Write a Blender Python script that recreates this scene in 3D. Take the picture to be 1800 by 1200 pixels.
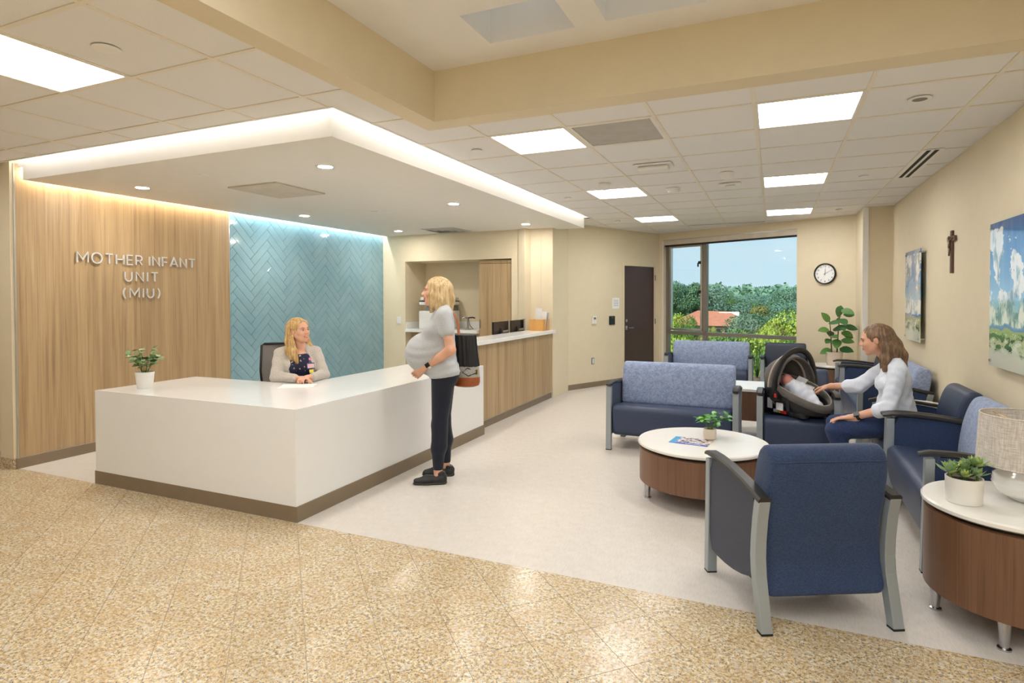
import bpy, bmesh, math, random
import numpy as np
from mathutils import Vector, Matrix

for o in list(bpy.data.objects): bpy.data.objects.remove(o, do_unlink=True)
scene = bpy.context.scene
COL = scene.collection
random.seed(7); rng = np.random.default_rng(7)

# ------------------------------------------------------------------ camera
F_PX, YAW, PITCH, ROLL, CY, HCAM = 1043.9, math.radians(23.823), math.radians(0.979), math.radians(-0.124), 540.77, 1.5072
_fw = Vector((-math.sin(YAW)*math.cos(PITCH), math.cos(YAW)*math.cos(PITCH), -math.sin(PITCH)))
_r = Vector((math.cos(YAW), math.sin(YAW), 0)); _u = _r.cross(_fw)
_R = math.cos(ROLL)*_r + math.sin(ROLL)*_u
_U = -math.sin(ROLL)*_r + math.cos(ROLL)*_u
cam_d = bpy.data.cameras.new('camera'); cam = bpy.data.objects.new('camera', cam_d); COL.objects.link(cam)
cam_d.sensor_width = 36.0; cam_d.lens = F_PX*36/1800; cam_d.shift_y = (CY-600)/1800
cam_d.clip_start = 0.05; cam_d.clip_end = 3000
M = Matrix.Identity(4)
for i in range(3):
    M[i][0] = _R[i]; M[i][1] = _U[i]; M[i][2] = -_fw[i]
M[2][3] = HCAM
cam.matrix_world = M
scene.camera = cam
def ray(x, y):
    return _fw + (x-900)/F_PX*_R - (y-CY)/F_PX*_U
def at_dist(x, y, dist):
    q = ray(x, y); t = dist/math.hypot(q.x, q.y); return Vector((0, 0, HCAM)) + t*q

# ------------------------------------------------------------------ world, sun, exposure
SKY_STRENGTH, SUN_STRENGTH, EXPOSURE = 1.0, 4.4, 0.0
world = bpy.data.worlds.new('sky'); scene.world = world; world.use_nodes = True
wn = world.node_tree; wn.nodes.clear()
wo = wn.nodes.new('ShaderNodeOutputWorld'); wb = wn.nodes.new('ShaderNodeBackground')
wc = wn.nodes.new('ShaderNodeTexCoord'); ws = wn.nodes.new('ShaderNodeSeparateXYZ')
wr = wn.nodes.new('ShaderNodeValToRGB')
wr.color_ramp.elements[0].position = 0.0; wr.color_ramp.elements[0].color = (0.66, 0.86, 0.97, 1)
wr.color_ramp.elements[1].position = 0.9; wr.color_ramp.elements[1].color = (0.22, 0.45, 0.80, 1)
e = wr.color_ramp.elements.new(0.12); e.color = (0.58, 0.81, 0.97, 1)
wl = wn.nodes.new('ShaderNodeTexNoise'); wl.inputs['Scale'].default_value = 3.0; wl.inputs['Detail'].default_value = 5
wm = wn.nodes.new('ShaderNodeMapping'); wm.inputs['Scale'].default_value = (1, 1, 7)
wx = wn.nodes.new('ShaderNodeMix'); wx.data_type = 'RGBA'
wr2 = wn.nodes.new('ShaderNodeMapRange'); wr2.inputs[1].default_value = 0.5; wr2.inputs[2].default_value = 0.75; wr2.inputs[4].default_value = 0.45
L = wn.links.new
L(wc.outputs['Generated'], ws.inputs[0]); L(ws.outputs['Z'], wr.inputs[0])
L(wc.outputs['Generated'], wm.inputs[0]); L(wm.outputs[0], wl.inputs['Vector']); L(wl.outputs[0], wr2.inputs[0])
L(wr2.outputs[0], wx.inputs[0]); L(wr.outputs[0], wx.inputs[6]); wx.inputs[7].default_value = (0.80, 0.90, 0.95, 1)
L(wx.outputs[2], wb.inputs[0]); wb.inputs[1].default_value = SKY_STRENGTH; L(wb.outputs[0], wo.inputs[0])

sun_d = bpy.data.lights.new('sun', 'SUN'); sun = bpy.data.objects.new('sun', sun_d); COL.objects.link(sun)
sun_d.energy = SUN_STRENGTH; sun_d.angle = 0.02; sun_d.color = (1.0, 0.95, 0.86)
sun.rotation_euler = Vector((0.45, 0.75, -0.62)).to_track_quat('-Z', 'Y').to_euler()
sun.location = (0, 0, 30)

vs = scene.view_settings
vs.view_transform = 'Standard'; vs.look = 'None'; vs.gamma = 1.0; vs.use_curve_mapping = False; vs.exposure = EXPOSURE

# ------------------------------------------------------------------ helpers
def srgb(r, g, b, a=1.0):
    f = lambda c: (c/255/12.92) if c/255 <= 0.04045 else ((c/255+0.055)/1.055)**2.4
    return (f(r), f(g), f(b), a)

MATS = {}
class NT:
    def __init__(s, name):
        m = bpy.data.materials.new(name); m.use_nodes = True; s.m = m; s.t = m.node_tree
        s.b = s.t.nodes['Principled BSDF']; s.out = s.t.nodes['Material Output']; MATS[name] = m
    def n(s, typ, **kw):
        nd = s.t.nodes.new('ShaderNode'+typ)
        for k, v in kw.items():
            if k.startswith('_'): setattr(nd, k[1:], v)
            else: nd.inputs[k.replace('_', ' ')].default_value = v
        return nd
    def l(s, a, b): s.t.links.new(a, b)
    def coord(s, scale=(1, 1, 1), rot=(0, 0, 0), kind='Object'):
        c = s.n('TexCoord'); m = s.n('Mapping'); m.inputs['Scale'].default_value = scale; m.inputs['Rotation'].default_value = rot
        s.l(c.outputs[kind], m.inputs[0]); return m.outputs[0]
    def world_coord(s, scale=(1, 1, 1), rot=(0, 0, 0)):
        c = s.n('NewGeometry'); m = s.n('Mapping'); m.inputs['Scale'].default_value = scale; m.inputs['Rotation'].default_value = rot
        s.l(c.outputs['Position'], m.inputs[0]); return m.outputs[0]
    def noise(s, vec, scale, detail=4, rough=0.55):
        nd = s.n('TexNoise', Scale=scale, Detail=detail, Roughness=rough); s.l(vec, nd.inputs['Vector']); return nd.outputs[0]
    def ramp(s, fac, stops, interp='LINEAR'):
        nd = s.n('ValToRGB'); cr = nd.color_ramp; cr.interpolation = interp
        while len(cr.elements) < len(stops): cr.elements.new(0.5)
        for e, (p, c) in zip(cr.elements, stops): e.position = p; e.color = c
        s.l(fac, nd.inputs[0]); return nd.outputs[0]
    def mix(s, fac, a, b, mode='MIX'):
        nd = s.n('Mix'); nd.data_type = 'RGBA'; nd.blend_type = mode
        for v, i in ((fac, 0), (a, 6), (b, 7)):
            if hasattr(v, 'links'): s.l(v, nd.inputs[i])
            else: nd.inputs[i].default_value = v
        return nd.outputs[2]
    def bump(s, h, strength=0.2, dist=0.01):
        nd = s.n('Bump', Strength=strength, Distance=dist); s.l(h, nd.inputs['Height']); s.l(nd.outputs[0], s.b.inputs['Normal'])
    def col(s, c):
        if hasattr(c, 'links'): s.l(c, s.b.inputs['Base Color'])
        else: s.b.inputs['Base Color'].default_value = c

def plain(name, c, rough=0.5, metal=0.0, spec=0.5, var=0.06, vscale=8.0, bump=0.0, bscale=60, coat=0.0, sheen=0.0):
    t = NT(name); v = t.coord()
    n = t.noise(v, vscale, 3)
    hi = tuple(min(1, x*(1+var)) for x in c[:3])+(1,); lo = tuple(x*(1-var) for x in c[:3])+(1,)
    t.col(t.ramp(n, [(0.3, lo), (0.7, hi)]))
    t.b.inputs['Roughness'].default_value = rough; t.b.inputs['Metallic'].default_value = metal
    t.b.inputs['Specular IOR Level'].default_value = spec
    if coat: t.b.inputs['Coat Weight'].default_value = coat
    if sheen: t.b.inputs['Sheen Weight'].default_value = sheen
    if bump: t.bump(t.noise(v, bscale, 3), bump, 0.004)
    return t.m

def emit(name, c, strength):
    t = NT(name); t.t.nodes.remove(t.b)
    em = t.n('Emission'); em.inputs[0].default_value = c; em.inputs[1].default_value = strength
    t.l(em.outputs[0], t.out.inputs[0]); return t.m

def wood(name, c1, c2, c3, axis='Z', scale=1.0, rough=0.42):
    t = NT(name)
    k = {'Z': (26, 26, 0.75), 'Y': (26, 0.75, 26), 'X': (0.75, 26, 26)}[axis]
    v = t.world_coord(tuple(scale*q for q in k))
    n1 = t.noise(v, 1.0, 5, 0.6)
    kb = {'Z': (7, 7, 0.35), 'Y': (7, .35, 7), 'X': (.35, 7, 7)}[axis]
    v2 = t.world_coord(tuple(scale*q for q in kb))
    n2 = t.noise(v2, 1.0, 4, 0.5)
    kc = {'Z': (120, 120, 1.6), 'Y': (120, 1.6, 120), 'X': (1.6, 120, 120)}[axis]
    n3 = t.noise(t.world_coord(tuple(scale*q for q in kc)), 1.0, 2, 0.5)
    a = t.ramp(n1, [(0.28, c2), (0.45, c1), (0.60, c1), (0.74, c3)])
    b = t.ramp(n2, [(0.3, c2), (0.65, c1)])
    c = t.mix(0.45, a, b)
    d = t.ramp(n3, [(0.35, (0.78, 0.76, 0.74, 1)), (0.5, (1, 1, 1, 1))])
    t.col(t.mix(0.75, c, d, 'MULTIPLY'))
    t.b.inputs['Roughness'].default_value = rough
    t.bump(n3, 0.05, 0.002)
    return t.m

class MB:
    """collects shapes, builds ONE mesh object"""
    def __init__(s): s.v = []; s.f = []
    def add(s, vs, fs):
        b = len(s.v); s.v += [tuple(p) for p in vs]; s.f += [tuple(b+i for i in f) for f in fs]; return s
    def box(s, a, b, mat=None):
        (x0, y0, z0), (x1, y1, z1) = a, b
        vs = [(x0,y0,z0),(x1,y0,z0),(x1,y1,z0),(x0,y1,z0),(x0,y0,z1),(x1,y0,z1),(x1,y1,z1),(x0,y1,z1)]
        if mat is not None: vs = [mat @ Vector(p) for p in vs]
        return s.add(vs, [(0,3,2,1),(4,5,6,7),(0,1,5,4),(1,2,6,5),(2,3,7,6),(3,0,4,7)])
    def prism(s, poly, z0, z1):
        n = len(poly); area = sum(poly[i][0]*poly[(i+1)%n][1]-poly[(i+1)%n][0]*poly[i][1] for i in range(n))
        if area < 0: poly = poly[::-1]
        vs = [(x, y, z0) for x, y in poly]+[(x, y, z1) for x, y in poly]
        fs = [tuple(range(n-1, -1, -1)), tuple(range(n, 2*n))]+[(i, (i+1) % n, n+(i+1) % n, n+i) for i in range(n)]
        return s.add(vs, fs)
    def quad(s, a, b, c, d): return s.add([a, b, c, d], [(0, 1, 2, 3)])
    def lathe(s, prof, n=32, c=(0, 0, 0), sx=1, sy=1, cap=True):
        m = len(prof); vs = []
        for r, z in prof:
            for i in range(n):
                a = 2*math.pi*i/n; vs.append((c[0]+sx*r*math.cos(a), c[1]+sy*r*math.sin(a), c[2]+z))
        fs = [(j*n+i, j*n+(i+1) % n, (j+1)*n+(i+1) % n, (j+1)*n+i) for j in range(m-1) for i in range(n)]
        if cap: fs += [tuple(range(n-1, -1, -1)), tuple((m-1)*n+i for i in range(n))]
        return s.add(vs, fs)
    def sweep(s, path, section, up=(0, 0, 1), closed=False, cap=True, scales=None):
        """section: list of (a,b) in frame (side, up)"""
        P = [Vector(p) for p in path]; n = len(P); k = len(section); vs = []; prev = None
        for i in range(n):
            if closed: t = (P[(i+1) % n]-P[i-1])
            else: t = P[min(i+1, n-1)]-P[max(i-1, 0)]
            t.normalize(); u = Vector(up)
            if prev is not None and abs(t.dot(u)) > 0.92: u = prev
            sd = t.cross(u)
            if sd.length < 1e-5: sd = t.cross(Vector((1, 0, 0)))
            sd.normalize(); uu = sd.cross(t).normalized(); prev = uu
            q = 1 if scales is None else scales[i]
            for a, b in section: vs.append(P[i]+sd*a*q+uu*b*q)
        m = n if closed else n-1
        fs = [(i*k+j, i*k+(j+1) % k, ((i+1) % n)*k+(j+1) % k, ((i+1) % n)*k+j) for i in range(m) for j in range(k)]
        if cap and not closed: fs += [tuple(range(k-1, -1, -1)), tuple((n-1)*k+j for j in range(k))]
        return s.add(vs, fs)
    def tube(s, path, r, n=8, **kw):
        rs = r if isinstance(r, (list, tuple)) else None; r0 = 1.0 if rs else r
        sec = [(r0*math.cos(2*math.pi*j/n), r0*math.sin(2*math.pi*j/n)) for j in range(n)]
        return s.sweep(path, sec, scales=rs, **kw)
    def ellipsoid(s, c, r, nu=16, nv=10):
        prof = [(math.sin(math.pi*j/nv), -math.cos(math.pi*j/nv)) for j in range(nv+1)]
        vs = []
        for a, z in prof:
            for i in range(nu):
                t = 2*math.pi*i/nu; vs.append((c[0]+r[0]*a*math.cos(t), c[1]+r[1]*a*math.sin(t), c[2]+r[2]*z))
        fs = [(j*nu+i, j*nu+(i+1) % nu, (j+1)*nu+(i+1) % nu, (j+1)*nu+i) for j in range(nv) for i in range(nu)]
        return s.add(vs, fs)
    def xf(s, m): s.v = [tuple(m @ Vector(p)) for p in s.v]; return s
    def mesh(s, name):
        me = bpy.data.meshes.new(name); me.from_pydata(s.v, [], s.f); me.update(); return me
    def build(s, name, mat, parent=None, smooth=False, bevel=0.0, seg=2, angle=None):
        me = s.mesh(name)
        if bevel or smooth:
            bm = bmesh.new(); bm.from_mesh(me)
            bmesh.ops.remove_doubles(bm, verts=bm.verts, dist=1e-5)
            if bevel:
                es = [e for e in bm.edges if len(e.link_faces) == 2 and e.calc_face_angle(0) > 0.5]
                bmesh.ops.bevel(bm, geom=es, offset=bevel, segments=seg, affect='EDGES', profile=0.5, clamp_overlap=True)
            bm.to_mesh(me); bm.free()
        return link(name, me, mat, parent, smooth, angle)

def link(name, me, mat, parent=None, smooth=False, angle=None):
    if mat is not None:
        if not me.materials: me.materials.append(MATS[mat] if isinstance(mat, str) else mat)
    if smooth:
        for p in me.polygons: p.use_smooth = True
        if angle is not None: me.set_sharp_from_angle(angle=angle)
    o = bpy.data.objects.new(name, me); COL.objects.link(o)
    if parent is not None: o.parent = parent
    return o

def tag(o, label=None, cat=None, group=None, kind=None):
    if label: o['label'] = label
    if cat: o['category'] = cat
    if group: o['group'] = group
    if kind: o['kind'] = kind
    return o
def thing(name, label, cat, loc=(0, 0, 0), rz=0.0, group=None):
    o = bpy.data.objects.new(name, None); COL.objects.link(o); o.empty_display_size = 0.1
    o.location = loc; o.rotation_euler = (0, 0, rz); return tag(o, label, cat, group)
def struct(name, mb, mat, **kw):
    o = mb.build(name, mat, **kw); o['kind'] = 'structure'; return o
def dup(o, parent=None, label=None, loc=None, rz=None):
    c = o.copy(); COL.objects.link(c); c.parent = parent
    if label: c['label'] = label
    if loc is not None: c.location = loc
    if rz is not None: c.rotation_euler = (0, 0, rz)
    for ch in [q for q in o.children]: dup(ch, c)
    return c
def clip(poly, p, n):
    """keep the side where (q-p).n >= 0"""
    out = []; m = len(poly)
    for i in range(m):
        a, b = poly[i], poly[(i+1) % m]
        da = (a[0]-p[0])*n[0]+(a[1]-p[1])*n[1]; db = (b[0]-p[0])*n[0]+(b[1]-p[1])*n[1]
        if da >= 0: out.append(a)
        if (da >= 0) != (db >= 0):
            t = da/(da-db); out.append((a[0]+t*(b[0]-a[0]), a[1]+t*(b[1]-a[1])))
    return out
def clip_rect(poly, x0, y0, x1, y1):
    for p, n in (((x0, 0), (1, 0)), ((x1, 0), (-1, 0)), ((0, y0), (0, 1)), ((0, y1), (0, -1))):
        if len(poly) < 3: return []
        poly = clip(poly, p, n)
    return poly
def area(poly):
    n = len(poly); return abs(sum(poly[i][0]*poly[(i+1) % n][1]-poly[(i+1) % n][0]*poly[i][1] for i in range(n)))/2

# ------------------------------------------------------------------ key dimensions (metres)
HC, HCAN, HW = 2.695, 2.553, 3.03
XW, XR, YG = -6.128, 1.418, 3.036
PL = Vector((-1.985, 11.357, 0)); PR = Vector((1.077, 9.880, 0))
SV = (PR-PL).normalized(); NV = Vector((SV.y, -SV.x, 0))      # NV points into the room
if NV.y > 0: NV = -NV
TV = Vector((-NV.x, -NV.y, 0))                                # along the door wall, away from the camera
GX0, GXP, GY0, GYP = -0.122, 0.6096, 3.965, 0.615
# ------------------------------------------------------------------ materials
plain('cream_paint', srgb(227, 213, 184), 0.6, var=0.015, bump=0.06, bscale=220, spec=0.3)
plain('white_paint', srgb(236, 233, 228), 0.65, var=0.01, spec=0.3)
plain('canopy_white', srgb(240, 236, 229), 0.55, var=0.01, spec=0.3)
plain('base_vinyl', srgb(132, 115, 92), 0.45, var=0.04)
plain('aluminium', srgb(196, 194, 190), 0.32, 0.85, var=0.03)
plain('window_metal', srgb(138, 130, 120), 0.4, 0.35, var=0.03)
plain('tee_metal', srgb(236, 228, 214), 0.5, var=0.02)
plain('black_metal', srgb(28, 28, 30), 0.45, var=0.05)
plain('dark_slot', srgb(14, 14, 15), 0.7)
plain('white_plastic', srgb(238, 236, 231), 0.35, var=0.01)
plain('grey_plastic', srgb(120, 118, 116), 0.4)
plain('access_beige', srgb(212, 203, 188), 0.6)
plain('grille_dark', srgb(64, 62, 60), 0.7)
plain('grille_grey', srgb(190, 188, 184), 0.5)
plain('solid_surface', srgb(240, 239, 236), 0.16, var=0.008, spec=0.5)
plain('steel', srgb(190, 190, 192), 0.25, 1.0, var=0.03)
plain('door_wood', srgb(74, 48, 46), 0.38, var=0.10, vscale=3)
plain('blind_fabric', srgb(214, 203, 186), 0.7)
plain('grout', srgb(150, 184, 198), 0.6)
wood('oak', srgb(192, 164, 124), srgb(138, 110, 76), srgb(216, 194, 156), 'Z')
wood('walnut', srgb(128, 92, 68), srgb(92, 63, 45), srgb(150, 112, 84), 'Z', 1.6, 0.38)

t = NT('ceiling_tile_mat'); v = t.world_coord()
n = t.noise(v, 180, 3); t.col(t.ramp(n, [(0.3, srgb(233, 231, 229)), (0.7, srgb(241, 239, 237))]))
t.b.inputs['Roughness'].default_value = 0.85; t.bump(n, 0.15, 0.002)

t = NT('granite'); v = t.world_coord()
n1 = t.noise(v, 56, 5, 0.68); n2 = t.noise(v, 84, 4, 0.7); n3 = t.noise(v, 7, 3); n4 = t.noise(v, 190, 3, 0.6)
base = t.ramp(n1, [(0.36, srgb(140, 116, 84)), (0.43, srgb(196, 168, 122)), (0.50, srgb(218, 194, 150)), (0.57, srgb(228, 212, 178)), (0.65, srgb(234, 228, 214))])
grey = t.ramp(n4, [(0.40, srgb(70, 64, 62)), (0.49, srgb(132, 128, 126)), (0.58, srgb(196, 192, 186))])
c = t.mix(t.ramp(n2, [(0.425, (1, 1, 1, 1)), (0.465, (0, 0, 0, 1))]), base, grey)
nb = t.noise(v, 115, 2); c = t.mix(t.ramp(nb, [(0.63, (0, 0, 0, 1)), (0.66, (1, 1, 1, 1))]), c, srgb(70, 48, 38))
nw = t.noise(v, 26, 3); c = t.mix(t.ramp(nw, [(0.57, (0, 0, 0, 1)), (0.64, (0.6, 0.6, 0.6, 1))]), c, srgb(214, 206, 192))
c = t.mix(t.ramp(n3, [(0.40, (0.25, 0.25, 0.25, 1)), (0.58, (0, 0, 0, 1))]), c, srgb(184, 144, 94))
oi = t.n('ObjectInfo'); rr = t.ramp(oi.outputs['Random'], [(0, (0.93, 0.93, 0.92, 1)), (1, (1, 1, 1, 1))])
t.col(t.mix(1.0, c, rr, 'MULTIPLY'))
t.b.inputs['Roughness'].default_value = 0.22; t.b.inputs['Specular IOR Level'].default_value = 0.45
plain('granite_joint', srgb(205, 190, 165), 0.6)

t = NT('vinyl_floor'); v = t.world_coord()
n = t.noise(v, 14, 5); n2 = t.noise(t.world_coord((140, 18, 1)), 1, 3)
c = t.ramp(n, [(0.3, srgb(207, 199, 189)), (0.7, srgb(218, 210, 200))])
t.col(t.mix(0.35, c, t.ramp(n2, [(0.35, srgb(196, 187, 176)), (0.6, srgb(221, 213, 203))])))
t.b.inputs['Roughness'].default_value = 0.38; t.b.inputs['Specular IOR Level'].default_value = 0.4

t = NT('blue_tile'); v = t.world_coord()
n = t.noise(v, 3.0, 3); oi = t.n('ObjectInfo')
c = t.ramp(n, [(0.3, srgb(134, 172, 186)), (0.7, srgb(148, 184, 195))])
rr = t.ramp(oi.outputs['Random'], [(0, (0.93, 0.95, 0.95, 1)), (1, (1, 1, 1, 1))])
t.col(t.mix(1.0, c, rr, 'MULTIPLY')); t.b.inputs['Roughness'].default_value = 0.10
t.b.inputs['Coat Weight'].default_value = 0.3; t.bump(t.noise(v, 12, 2), 0.06, 0.01)

LAMP_FILL = 7.2  # strength of the fill panels added behind the camera
LAMP_PANEL, LAMP_DOWN, LAMP_COVE, LAMP_WALL, LAMP_SKY = 17.5, 360.0, 58.0, 100.0, 2.4
emit('lamp_panel', (1.0, 0.985, 0.965, 1), LAMP_PANEL)
emit('lamp_fill', (0.90, 0.95, 1.0, 1), LAMP_FILL)
emit('lamp_down', (1.0, 0.95, 0.88, 1), LAMP_DOWN)
emit('lamp_cove', (0.98, 0.99, 1.0, 1), LAMP_COVE)
emit('lamp_wall_warm', (1.0, 0.92, 0.80, 1), LAMP_WALL)
emit('lamp_wall_cool', (0.90, 0.98, 1.0, 1), LAMP_WALL)
emit('skylight_panel', (0.80, 0.90, 1.0, 1), LAMP_SKY)

t = NT('window_glass'); t.t.nodes.remove(t.b)
tr = t.n('BsdfTransparent'); gl = t.n('BsdfGlossy'); gl.inputs['Roughness'].default_value = 0.02
tr.inputs[0].default_value = (0.96, 0.985, 0.98, 1)
fr = t.n('Fresnel', IOR=1.35); mx = t.n('MixShader')
t.l(fr.outputs[0], mx.inputs[0]); t.l(tr.outputs[0], mx.inputs[1]); t.l(gl.outputs[0], mx.inputs[2]); t.l(mx.outputs[0], t.out.inputs[0])

# ------------------------------------------------------------------ floor
fl = struct('floor', MB().prism([(-3.4, 9.3), (-8.8, 9.3), (-8.8, YG), (XR+.2, YG), (XR+.2, 9.9), (PR.x+.2, PR.y+.0), (PL.x, PL.y+.15)], -0.12, 0.0), 'vinyl_floor')
tag(fl, 'pale beige speckled vinyl floor of the waiting area')
gb = struct('floor_granite', MB().box((-8.8, -5, -0.12), (XR+.2, YG, -0.004)), 'granite_joint')
tag(gb, 'golden speckled granite tile floor laid on the diagonal')
TS = 0.3048; r2 = math.sqrt(0.5); gap = 0.0014
anchor = (-2.913, 3.03)
cnt = 0; far_poly = MB(); cand = []
for i in range(-40, 41):
    for j in range(-40, 41):
        # u along (1,-1), v along (1,1)
        us = (i*TS+gap, (i+1)*TS-gap); vs_ = (j*TS+gap, (j+1)*TS-gap)
        poly = [(anchor[0]+r2*(u+w), anchor[1]+r2*(-u+w)) for u, w in ((us[0], vs_[0]), (us[1], vs_[0]), (us[1], vs_[1]), (us[0], vs_[1]))]
        poly = clip_rect(poly, -8.7, -4.9, XR, YG-gap)
        if len(poly) < 3 or area(poly) < 4e-4: continue
        cx = sum(p[0] for p in poly)/len(poly); cy = sum(p[1] for p in poly)/len(poly)
        q = Vector((cx, cy, -HCAM)); z = q.dot(_fw); vis = False
        if z > 0.3:
            x = 900+F_PX*q.dot(_R)/z; y = CY-F_PX*q.dot(_U)/z
            vis = -150 < x < 1950 and y < 1330
        (cand.append(poly) if vis else far_poly.prism(poly, -0.02, 0.0))
for poly in cand:
    MB().prism(poly, -0.02, 0.0).build('granite_tile', 'granite', gb)
print('granite tiles', len(cand))
if far_poly.v:
    o = far_poly.build('granite_tiles', 'granite', gb); o['kind'] = 'stuff'

# ------------------------------------------------------------------ ceilings
def in_cells(): pass
LIGHTS = [(0, 0), (0, 4), (0, 8), (-3, 0), (-3, 4), (-3, 8), (-6, -4), (-10, -4)]       # grid cells (kx, ny) with a troffer; the last is added out of view
VENT = (-2, 0)
regions = [(-8.8, 0.2, -2.25, 2.963), (-2.529, 2.963, -2.25, 3.637), (-2.529, 3.637, XR, 8.735), (-4.2, 8.735, XR, 11.6)]
def wall_clip(poly):
    poly = clip(poly, (PL.x, PL.y), (NV.x, NV.y))
    if len(poly) >= 3: poly = clip(poly, (PL.x, PL.y), (SV.x, SV.y))
    return poly
ceil = struct('ceiling', MB().box((-8.8, -5, HC), (-2.25, 0.2, HC+.02)), 'ceiling_tile_mat')
tag(ceil, 'white lay-in tile ceiling with cream metal grid')
tees = MB(); tw = 0.012; ntile = 0
for (x0, y0, x1, y1) in regions:
    for k in range(-16, 4):
        for n in range(-8, 14):
            cx0, cx1 = GX0+GXP*k, GX0+GXP*(k+1); cy0, cy1 = GY0+GYP*n, GY0+GYP*(n+1)
            cell = clip_rect([(cx0, cy0), (cx1, cy0), (cx1, cy1), (cx0, cy1)], x0, y0, x1, y1)
            if len(cell) < 3: continue
            if y1 > 9: cell = wall_clip(cell)
            if len(cell) < 3 or area(cell) < 2e-3: continue
            # tees around this cell
            for a, b in (((cx0, cy0), (cx1, cy0)), ((cx0, cy0), (cx0, cy1))):
                if a[1] == b[1]: rect = [(cx0+tw, cy0-tw), (cx1-tw, cy0-tw), (cx1-tw, cy0+tw), (cx0+tw, cy0+tw)]
                else: rect = [(cx0-tw, cy0-tw), (cx0+tw, cy0-tw), (cx0+tw, cy1-tw), (cx0-tw, cy1-tw)]
                rect = clip_rect(rect, x0, y0, x1, y1)
                if len(rect) >= 3 and y1 > 9: rect = wall_clip(rect)
                if len(rect) >= 3: tees.prism(rect, HC-.001, HC+.004)
            if (k, n) in LIGHTS or (k, n) == VENT: continue
            MB().prism(cell, HC+.0045, HC+.020).build('ceiling_tile', 'ceiling_tile_mat', ceil); ntile += 1
tees.build('ceiling_grid', 'tee_metal', ceil)
print('ceiling tiles', ntile)

# raised white ceiling above the lobby with square daylight coffers
rc = MB(); xs = [-2.10]; cof = []
for k in range(-1, 6):
    a = -1.566+0.708*k
    if a > -2.2 and a+.531 < XR: cof.append(a)
cof = [a for a in cof if a > -2.0]
ys = [2.848-0.62*j for j in range(0, 2)]
for j, y in enumerate([3.466]+ys):
    pass
xcuts = sorted([-2.10, XR]+cof+[a+.531 for a in cof]); ycuts = sorted([3.466, -5.0]+ys+[y+.386 for y in ys])
for i in range(len(xcuts)-1):
    for j in range(len(ycuts)-1):
        mx_, my_ = (xcuts[i]+xcuts[i+1])/2, (ycuts[j]+ycuts[j+1])/2
        if any(a < mx_ < a+.531 for a in cof) and any(y < my_ < y+.386 for y in ys): continue
        rc.box((xcuts[i], ycuts[j], HW), (xcuts[i+1], ycuts[j+1], HW+.05))
rco = struct('ceiling_raised', rc, 'white_paint'); tag(rco, 'raised smooth white ceiling with rectangular daylight coffers')
for a in cof:
    for y in ys:
        h = 0.95
        w = MB()
        w.box((a-.02, y-.02, HW+.05), (a, y+.406, HW+h)); w.box((a+.531, y-.02, HW+.05), (a+.551, y+.406, HW+h))
        w.box((a, y-.02, HW+.05), (a+.531, y, HW+h)); w.box((a, y+.386, HW+.05), (a+.531, y+.406, HW+h))
        co = w.build('coffer', 'white_paint', rco)
        MB().box((a-.02, y-.02, HW+h), (a+.551, y+.406, HW+h+.01)).build('skylight_diffuser', 'skylight_panel', co)
# soffit beam in an L
bm_ = MB()
bm_.box((-2.252, -5, HC-.004), (-2.10, 3.466, HW+.05)); bm_.box((-2.252, 3.466, HC-.004), (XR, 3.637, HW+.05))
tag(struct('trim_1', bm_, 'cream_paint'), 'cream soffit beam framing the raised ceiling')
struct('roof', MB().box((-9.2, -5.4, 4.05), (XR+.6, 12.2, 4.3)), 'white_paint')  # unseen slab added over the room to block sunlight
o = bpy.data.objects['roof']; tag(o, 'unseen slab added above the room to keep the sun out')

# ------------------------------------------------------------------ canopy over the desk
CX1, CY0, CY1 = -2.625, 3.06, 8.64
cn = MB().box((XW+.075, CY0, HCAN), (CX1, CY1, 2.96))
can = struct('ceiling_canopy', cn, 'canopy_white'); tag(can, 'dropped white ceiling canopy above the reception desk')
cv = MB()
cv.box((-8.8, 2.945, HC), (-2.511, 2.963, 2.98)); cv.box((-2.529, 2.963, HC), (-2.511, 8.735, 2.98)); cv.box((-4.2, 8.735, HC), (-2.511, 8.753, 2.98))
cv.box((-8.8, 2.945, 2.98), (-2.511, 8.753, 3.0))
struct('ceiling_cove', cv, 'white_paint'); tag(bpy.data.objects['ceiling_cove'], 'narrow lit cove around the dropped canopy')
lc = MB()
lc.quad((-6.1, 2.967, 2.90), (-2.60, 2.967, 2.90), (-2.60, 2.967, 2.94), (-6.1, 2.967, 2.94))
lc.quad((-2.533, 3.0, 2.90), (-2.533, 8.60, 2.90), (-2.533, 8.60, 2.94), (-2.533, 3.0, 2.94))
# facing the canopy
ob = lc.build('cove_light_strip', 'lamp_cove'); tag(ob, 'linear light hidden in the cove around the white canopy', 'light')
for (nm, y0, y1, ma, lb) in (('wall_light_strip', 3.10, 5.27, 'lamp_wall_warm', 'warm linear light grazing the oak wall panel from above'),
                         ('wall_light_strip', 5.30, 8.40, 'lamp_wall_cool', 'cool linear light grazing the blue tiled wall from above')):
    ob = MB().box((XW+.035, y0, 2.640), (XW+.050, y1, 2.645)).build(nm, ma); tag(ob, lb, 'light')
struct('trim_2', MB().box((XW-.02, 3.06, 2.665), (XW+.08, 8.42, 2.96)), 'canopy_white'); tag(bpy.data.objects['trim_2'], 'white cove lid above the wall slot')

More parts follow.
